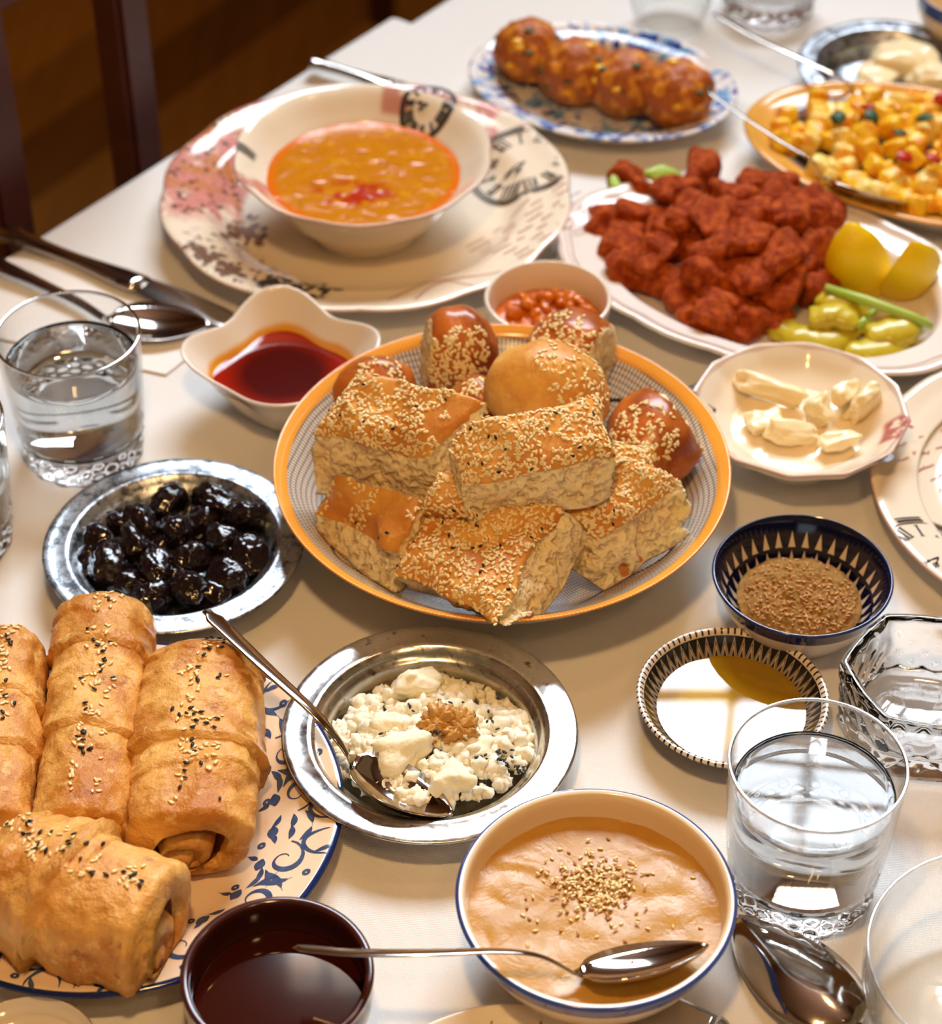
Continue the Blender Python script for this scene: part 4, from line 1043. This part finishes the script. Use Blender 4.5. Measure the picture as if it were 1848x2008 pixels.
roll('long rolled pastry in the middle of the plate with three overlapping folds', (212, 1192, .026), (160, 1650, .030), .0235, .0215, 3, [(.10, .05, .08), (.27, .13, .03), (.44, .04, -.06), (.60, .15, .05), (.80, .05, -.05)], 110, 30)
roll('wide rolled pastry nearest the cheese plate, many black seeds', (400, 1282, .028), (372, 1665, .030), .0305, .0235, 8, [(.10, .06, .06), (.30, .04, -.07), (.56, .15, .06), (.78, .05, -.06)], 130, 60)
roll('rolled pastry cut off by the left edge of the picture', (8, 1255, .026), (-30, 1650, .028), .0225, .021, 5, [(.36, .12, .05), (.62, .14, .04)], 95, 30)
roll('folded pastry lying crosswise at the front of the plate with an open layered end', (-30, 1700, .032), (322, 1830, .034), .0310, .0290, 14, [(.18, .05, .06), (.44, .24, .10), (.70, .06, -.08)], 90, 36, nt=100)

ORD = ['first', 'second', 'third', 'fourth', 'fifth', 'sixth', 'seventh', 'eighth', 'ninth', 'tenth']
def place(L, i, rows):
    """where one of many lies: row from the back, then count from the left"""
    idx = sorted(range(len(L)), key=lambda k: L[k][1]); per = -(-len(L)//rows); r = idx.index(i)//per
    row = sorted(idx[r*per:(r+1)*per], key=lambda k: L[k][0])
    return 'in the %s row from the back, %s from the left' % (ORD[r], ORD[row.index(i)])
# ================================================================ olives
rnd = random.Random(4)
OL = [(195, 1060), (212, 1105), (262, 1065), (275, 1022), (330, 985), (345, 1040), (420, 985), (490, 1015), (438, 1060), (305, 1110), (375, 1095), (372, 1155), (448, 1130), (492, 1090), (298, 1168), (250, 1150), (395, 1025), (320, 1060), (455, 1095), (235, 1030), (415, 1165), (180, 1095), (345, 1130)]
for i, (px, py) in enumerate(OL):
    lay = .016 if i < 14 else .0105
    c = PT(px, py, lay)
    o = ob('olive', lump((rnd.uniform(.0118, .0150), rnd.uniform(.0094, .0112), rnd.uniform(.0088, .0100)), .16, 1.5, i, 4, warp=lambda v, i=i: (1+.030*sin(10*v.x+7*fb(v, 1.3, i))+.03*fb(v, 4.5, i))*dents(v, i, 3, .16, .12)), m_olive, None, loc=c)
    o.rotation_euler = (rnd.uniform(-.3, .3), rnd.uniform(-.3, .3), rnd.uniform(0, 6.28)); tag(o, 'shiny wrinkled black olive '+place(OL, i, 5), 'olive', 'black olives on the metal plate')

# ================================================================ crumbled cheese
rnd = random.Random(9); parts = []
cc0 = PT(848, 1462, .0085)
def czh(x, y): r = math.hypot(x/.050, y/.047); return max(0, (1-r**2.2))*.011
for i in range(760):
    a_ = rnd.uniform(0, 2*pi); r = math.sqrt(rnd.random()); x, y = r*.050*cos(a_), r*.044*sin(a_)
    if noise.noise(Vector((x*40, y*40, 3))) < -.32: continue
    s = rnd.uniform(.0014, .0042)*(1 if rnd.random() < .7 else 1.5); lp = lump((s, s*.9, s*.8), .65, 1.7, i, 2, .3)
    parts.append(xf(lp, rotm((rnd.uniform(0, 6), rnd.uniform(0, 6), 0), (x, y, czh(x, y)+rnd.uniform(.0, .002)))))
cm = thing('cheese_crumbs', 'loose white cheese crumbs spread over the shiny plate', 'cheese', cc0); cm['kind'] = 'stuff'
ob('crumbs', join(parts), m_cheese, cm, kind='stuff')
def chunk(label, px, py, z, rad, seed, rot, flat=.0):
    o = ob('cheese_chunk', lump([r_*1.15 for r_ in rad], .25, 1.3, seed, 4, .55, warp=lambda v: dents(v, seed, 6, .30, .3)*(1+.10*fb(v, 4, seed)+.04*fb(v, 12, seed))), m_cheese, None, loc=PT(px, py, z+.0035)); o.rotation_euler = rot
    tag(o, label, 'cheese', 'larger cheese chunks')
chunk('rough yellowish cheese chunk at the back of the crumbled cheese', 812, 1338, .017, (.0155, .010, .0115), 3, (.4, .1, .2))
chunk('smooth white cheese chunk left of the walnut', 800, 1472, .017, (.017, .012, .010), 21, (.3, -.2, .5))
chunk('pointed cheese chunk at the front beside the spoon tip', 890, 1535, .014, (.0105, .012, .011), 33, (.3, .5, -.6))
chunk('small cheese chunk under the walnut', 930, 1478, .013, (.012, .009, .007), 41, (0, 0, .3))
chunk('flat cheese chunk behind the smooth one', 770, 1425, .015, (.012, .009, .006), 47, (.2, 0, 0))
wn = thing('walnut_half', 'brown walnut half sitting on the crumbled cheese', 'walnut', PT(880, 1425, .0250)); wp2 = []
rnd = random.Random(6)
for s_ in (-1, 1):
    for k in range(11):
        a_ = k/11*2*pi; r = .0052 if k < 9 else .001
        wp2.append(xf(lump((.0056, .0030, .0040), .45, 2.2, k+s_*9, 3), rotm((rnd.uniform(-.5, .5), rnd.uniform(-.5, .5), a_), (s_*.0058+.8*r*cos(a_), r*1.25*sin(a_), .0012*sin(k*2.1)+.001))))
ob('kernel', join(wp2), m_walnut, wn); wn.rotation_euler = (.5, .1, -.25)
sp = []; rnd = random.Random(12)
for (px, py, n_, sg) in ((850, 1452, 26, 16), (985, 1490, 14, 30), (950, 1420, 7, 45), (745, 1470, 7, 25), (885, 1390, 7, 30), (800, 1400, 5, 20), (945, 1495, 10, 14), (1015, 1500, 8, 14), (865, 1535, 1, 2)):
    for _ in range(n_):
        q = PT(px+rnd.gauss(0, sg*.5), py+rnd.gauss(0, sg*.35), .018)-cc0; sp.append(seed_at((q.x, q.y, czh(q.x, q.y)+.0085 if n_ > 12 else czh(q.x, q.y)+.0055), (rnd.uniform(-.3, .3), rnd.uniform(-.3, .3), 1), rnd, .0014))
nsg = ob('nigella_seeds', join(sp), m_nigella, cm, kind='stuff')

# ================================================================ tahini, relish, spice, soup toppings
ts = []
def tz(x, y): return .0365+.0006*fb((x, y, 0), 40, 3)+.0009*noise.noise(Vector((x*25+3*noise.noise(Vector((x*30, y*30, 1))), y*60, 2)))
ob('sesame_paste', disk(rT*.905, tz, 60, 120), m_paste, tah)
rnd = random.Random(21); q1 = []; q2 = []
ct = PT(1165, 1738, .037)-cT
for i in range(360):
    sg = .0092 if i < 310 else .019; x = ct.x+rnd.gauss(0, sg*1.15); y = ct.y+rnd.gauss(0, sg*.95)
    if math.hypot(x, y) > rT*.85: continue
    (q1 if rnd.random() < .72 else q2).append(seed_at((x, y, tz(x, y)+.0006+rnd.random()*.0012*(sg < .01)), (rnd.uniform(-.4, .4), rnd.uniform(-.4, .4), 1), rnd, .00150))
ob('sesame_seeds', join(q1), m_sesame, tah, kind='stuff'); ob('toasted_seeds', join(q2), m_toast, tah, kind='stuff')
def sz(x, y): r = math.hypot(x+.001, y-.001); return .0125+.0165*max(0, 1-(r/.041)**2)+.0020*fb((x, y, 0), 130, 4)+.0012*noise.noise(Vector((x*500, y*500, 1)))
ob('spice_mix', disk(.0340, sz, 80, 140), m_spice, za)
rnd = random.Random(31); q1 = []
for i in range(420):
    a_ = rnd.uniform(0, 2*pi); r = .030*math.sqrt(rnd.random()); x, y = r*cos(a_), r*sin(a_)
    if y > .006 and rnd.random() < .6: continue
    q1.append(seed_at((x, y, sz(x, y)+.0004), (rnd.uniform(-.6, .6), rnd.uniform(-.6, .6), 1), rnd, .00155))
ob('toasted_seeds', join(q1), m_toast, za, kind='stuff')
rnd = random.Random(41)
jp = [disk(rJ*.86, lambda x, y: .0200+.001*fb((x, y, 0), 90, 5), 20, 60)]
for i in range(46):
    a_ = rnd.uniform(0, 2*pi); r = rJ*.72*math.sqrt(rnd.random()); s = rnd.uniform(.003, .0055)
    jp.append(xf(lump((s, s*.8, s*.6), .35, 1.8, i, 2), rotm((rnd.uniform(0, 3), rnd.uniform(0, 3), 0), (r*cos(a_), r*sin(a_)-.002, .0225+.004*(1-r/rJ)))))
ob('tomato_relish', join(jp), m_jam, jam, kind='stuff')
ob('green_herb', lump((.004, .003, .001), .3, 2, 3, 2), m_herb, jam, loc=(.017, -.009, .024))

# ================================================================ cream pieces
def creamp(label, px, py, z, sx, sy, sz_, rot, seed):
    o = ob('cream_piece', lump((sx*1.12, sy*1.2, sz_*1.2), .30, 1.2, seed, 4, .6, warp=lambda v: dents(v, seed, 4, .22, .3)), m_cream, None, loc=PT(px, py, z+.001)); o.rotation_euler = rot
    tag(o, label, 'cream', 'pieces of clotted cream')
creamp('long curled cream slice at the back left of the dish', 1510, 765, .029, .024, .007, .0065, (.5, .1, -.35), 1)
creamp('folded cream roll standing upright in the middle', 1602, 800, .030, .0075, .010, .009, (.6, 0, .1), 2)
creamp('thin cream slice standing at the right side', 1690, 790, .031, .014, .006, .012, (.3, -.3, .75), 3)
creamp('low cream piece at the left front', 1500, 828, .026, .012, .009, .005, (.2, 0, .2), 4)
creamp('flat cream wedge at the front of the dish', 1560, 850, .027, .018, .007, .0055, (.3, .1, .15), 5)
creamp('small cream flake at the front right', 1650, 862, .027, .013, .006, .005, (.1, 0, .3), 6)
creamp('cream sliver leaning behind the right slice', 1655, 775, .030, .011, .006, .007, (.3, 0, .9), 7)
m_milk = mat('thin_cream', c255(250, 232, 200), rough=.1, coat=.3)
ob('cream_pool', disk(rY*.60, lambda x, y: .0212+.0005*fb((x, y, 0), 60, 3), 12, 60), m_milk, yd)

# ================================================================ red patties
rnd = random.Random(51)
KP = [(1245, 365, 0), (1340, 370, 1), (1370, 345, 1), (1425, 390, 1), (1505, 365, 1), (1530, 405, 1), (1590, 400, 1), (1600, 425, 0), (1200, 440, 0), (1260, 425, 0), (1345, 425, 2), (1395, 440, 2), (1450, 425, 2), (1520, 440, 2), (1580, 425, 1), (1215, 495, 0), (1290, 500, 1), (1335, 470, 1), (1410, 485, 2), (1470, 475, 2), (1530, 500, 2), (1590, 500, 1), (1310, 545, 0), (1370, 580, 0), (1430, 600, 0), (1400, 545, 1), (1470, 555, 1), (1530, 560, 1), (1590, 560, 0), (1385, 620, 0), (1450, 630, 0), (1500, 620, 0), (1250, 530, 0), (1610, 530, 0), (1300, 460, 0), (1570, 465, 0)]
for i, (px, py, l) in enumerate(KP):
    z = .018+.012*l; R_ = rnd.uniform(.9, 1.12)
    ph = rnd.uniform(0, 6)
    o = ob('red_patty', lump((.0225*R_, .0165*R_, .0150*R_), .16, 1.3, i+60, 4, .30, warp=lambda v, ph=ph, i=i: dents(v, i, 8, .34, .17)*(1+.05*fb(v, 3.5, i))), m_red, None, loc=PT(px, py, z))
    o.rotation_euler = (rnd.uniform(-.5, .5), rnd.uniform(-.4, .4), rnd.uniform(-.9, 1.2)); tag(o, 'dark red squeezed patty '+place(KP, i, 6), 'patty', 'red patties on the white platter')
def lemon(label, px, py, z, rot, R=.029):
    """a quarter wedge: peel outside, flesh on the cut sides"""
    o = thing('lemon_wedge', label, 'lemon', PT(px, py, z)); o.rotation_euler = rot; V = []; F = []; n = 20; m = 16
    for i in range(n+1):
        a_ = -pi/2+pi*i/n
        for j in range(m+1):
            b = -pi*.36+pi*.72*j/m; rr = R*.80*cos(a_)**.85 if cos(a_) > 0 else 0; V.append((rr*cos(b), rr*sin(b), R*1.15*sin(a_)+(.002*math.copysign(1, sin(a_)) if abs(sin(a_)) > .97 else 0)))
    for i in range(n):
        for j in range(m): F.append((i*(m+1)+j, i*(m+1)+j+1, (i+1)*(m+1)+j+1, (i+1)*(m+1)+j))
    ob('peel', (V, F), m_lemon, o)
    for jj in (0, m):
        L_ = [V[i*(m+1)+jj] for i in range(n+1)]; W = [(x*.06, y*.0, z_*.97) for x, y, z_ in L_]
        VV = L_+W; FF = [(i, i+1, n+2+i, n+1+i) if jj else (i+1, i, n+1+i, n+2+i) for i in range(n)]
        ob('flesh', (VV, FF), m_pith, o)
lemon('lemon wedge standing peel forward on the platter, nearer the patties', 1682, 508, .028, (.25, .2, -1.6))
lemon('lemon wedge behind, at the right end of the platter', 1772, 515, .028, (.3, .5, -1.1))
def pepper(label, P, r, seed, op=True):
    P = [PT(*p) for p in P]; c = P[0].copy(); pts = along([p-c for p in P], 8); n = len(pts); rr = [r*1.22*(.5+.6*sin(pi*min(1, .15+i/n)))*(1+.25*noise.noise(Vector((i*.35, seed, 0)))) for i in range(n)]
    o = thing('pickled_pepper', label, 'pepper', c, 'pickled peppers on the platter'); v = tube(pts, rr, 14, flat=.62)
    v = ([p+Vector((noise.noise(p*80), noise.noise(p*80+Vector((5, 5, seed))), 0))*.003 for p in v[0]], v[1]); ob('flesh', v, m_pepper, o)
    ob('stem', tube([pts[-1], pts[-1]+Vector((.006, .002, .004))], .0022, 8), m_lettuce, o); return o
pepper('flat opened pickled pepper at the left of the pepper pile', [(1530, 640, .012), (1580, 668, .013), (1640, 668, .014), (1690, 640, .016)], .0095, 1)
pepper('pickled pepper strip under the lemon wedges', [(1610, 590, .020), (1660, 600, .022), (1700, 622, .018)], .0085, 2)
pepper('pickled pepper end curled at the right of the pile', [(1700, 665, .014), (1760, 650, .016), (1800, 640, .016)], .0105, 3)
pepper('pickled pepper lying at the platter front', [(1660, 690, .010), (1720, 690, .011), (1790, 660, .012)], .0095, 4)
pepper('pale folded pickled pepper in the middle of the pile', [(1590, 628, .020), (1640, 620, .024), (1680, 640, .022)], .0085, 5)
o = ob('celery_stalk', tube([PT(1620, 565, .030), PT(1700, 590, .030), PT(1790, 622, .024), PT(1830, 640, .020)], [.003, .0034, .0032, .002], 10), m_lettuce); tag(o, 'pale green stalk across the pickled peppers', 'vegetable')
for px, py, z, lab in ((1210, 385, .020, 'pale green lettuce edge at the left of the red patties'), (1300, 342, .034, 'bright green lettuce leaf on top of the red patties')):
    o = ob('lettuce_piece', lump((.005, .014, .002) if px < 1250 else (.012, .006, .002), .35, 1.6, px, 3), m_lettuce, None, loc=PT(px, py, z)); o.rotation_euler = (.6, .1, .2); tag(o, lab, 'lettuce')
for px, py in ((1390, 510), (1480, 400), (1310, 445)):
    o = ob('herb_leaf', lump((.007, .010, .0015), .3, 1.6, px, 3), m_herb, None, loc=PT(px, py, .026)); o.rotation_euler = (.8, .2, px); tag(o, 'dark green leaf between the red patties, '+{1390: 'at the middle of the heap', 1480: 'towards the back of the heap', 1310: 'towards the left of the heap'}[px], 'herb', 'dark leaves between the red patties')

# ================================================================ fritters
rnd = random.Random(61)
for i, (px, py, R_, lab) in enumerate(((1038, 100, .0255, 'leftmost round orange fritter on the blue floral plate'), (1128, 140, .0260, 'second round fritter from the left, yellow corn showing'), (1228, 163, .0260, 'third round fritter from the left'), (1328, 184, .0260, 'rightmost round fritter, just under the spoon end'))):
    o = thing('fritter', lab, 'fritter', PT(px, py, .030), 'round fritters on the blue floral plate')
    ob('ball', lump((R_*1.02, R_*.95, R_*.93), .10, 2.2, i+5, 4, warp=lambda v, i=i: 1+.05*fb(v, 5, i)), m_fritter, o)
    for k in range(7):
        v = Vector((rnd.uniform(-1, 1), rnd.uniform(-1, .2), rnd.uniform(-.2, 1))).normalized()
        ob('corn_kernel' if k % 2 else 'herb_fleck', lump((.0042, .004, .003) if k % 2 else (.0040, .0028, .0016), .2, 2, k, 2), m_potato if k % 2 else m_herb, o, loc=v*R_*.93)
o = ob('tomato_piece', lump((.005, .004, .003), .3, 2, 3, 2), m_jam, None, loc=PT(1408, 172, .014)); tag(o, 'small orange tomato scrap at the right of the fritters', 'tomato')
# ================================================================ potatoes
rnd = random.Random(71); gf = oval(.129, .084, -.46)
for i in range(135):
    a_ = rnd.uniform(0, 2*pi); r = .104*math.sqrt(rnd.random()); x, y, _z = gf(a_, r, 0); hgt = .018+.024*max(0, 1-(r/.100)**2)*(rnd.random()**.3)+max(0, r-.082)*.40
    s = rnd.uniform(.0075, .0115); pale = rnd.random() < .35
    o = ob('potato_cube', lump((s, s*.9, s*.8), .10, 1.4, i, 3, .75), m_potato2 if pale else m_potato, None, loc=(cG.x+x, cG.y+y, T+hgt)); o.rotation_euler = [rnd.uniform(0, 6) for _ in range(3)]
    tag(o, 'pale potato cube with little spice in the heap on the amber rimmed plate' if pale else 'deep yellow spiced potato cube in the heap on the amber rimmed plate', 'potato', 'pale potato cubes on the amber plate' if pale else 'yellow potato cubes on the amber plate')
for i in range(12):
    a_ = rnd.uniform(0, 2*pi); r = .075*math.sqrt(rnd.random()); x, y, _z = gf(a_, r, 0)
    g_ = i % 2; o = ob('herb_leaf' if g_ else 'pepper_piece', lump((.006, .005, .0015), .3, 1.8, i, 3), m_herb if g_ else m_tomato, None, loc=(cG.x+x, cG.y+y, T+.045+.006*max(0, 1-(r/.08)))); o.rotation_euler = (rnd.uniform(-.5, .5), .3, i)
    tag(o, 'green herb scrap on the potato cubes' if g_ else 'red pepper scrap on the potato cubes', 'herb' if g_ else 'pepper', 'herb scraps on the potatoes' if g_ else 'red scraps on the potatoes')
# ================================================================ white cheese far right
for i, (px, py, sx, sy, sz_, lab) in enumerate(((1775, 118, .026, .022, .012, 'large torn sheet of white cheese on the far metal plate'), (1830, 160, .020, .016, .012, 'white cheese fold at the front of the far metal plate'), (1720, 150, .014, .018, .006, 'thin cheese edge near the thin steel spoon'))):
    o = ob('white_cheese_piece', lump((sx, sy, sz_), .25, 1.3, i+80, 4, .2), m_cream, None, loc=PT(px, py, .018)); tag(o, lab, 'cheese')
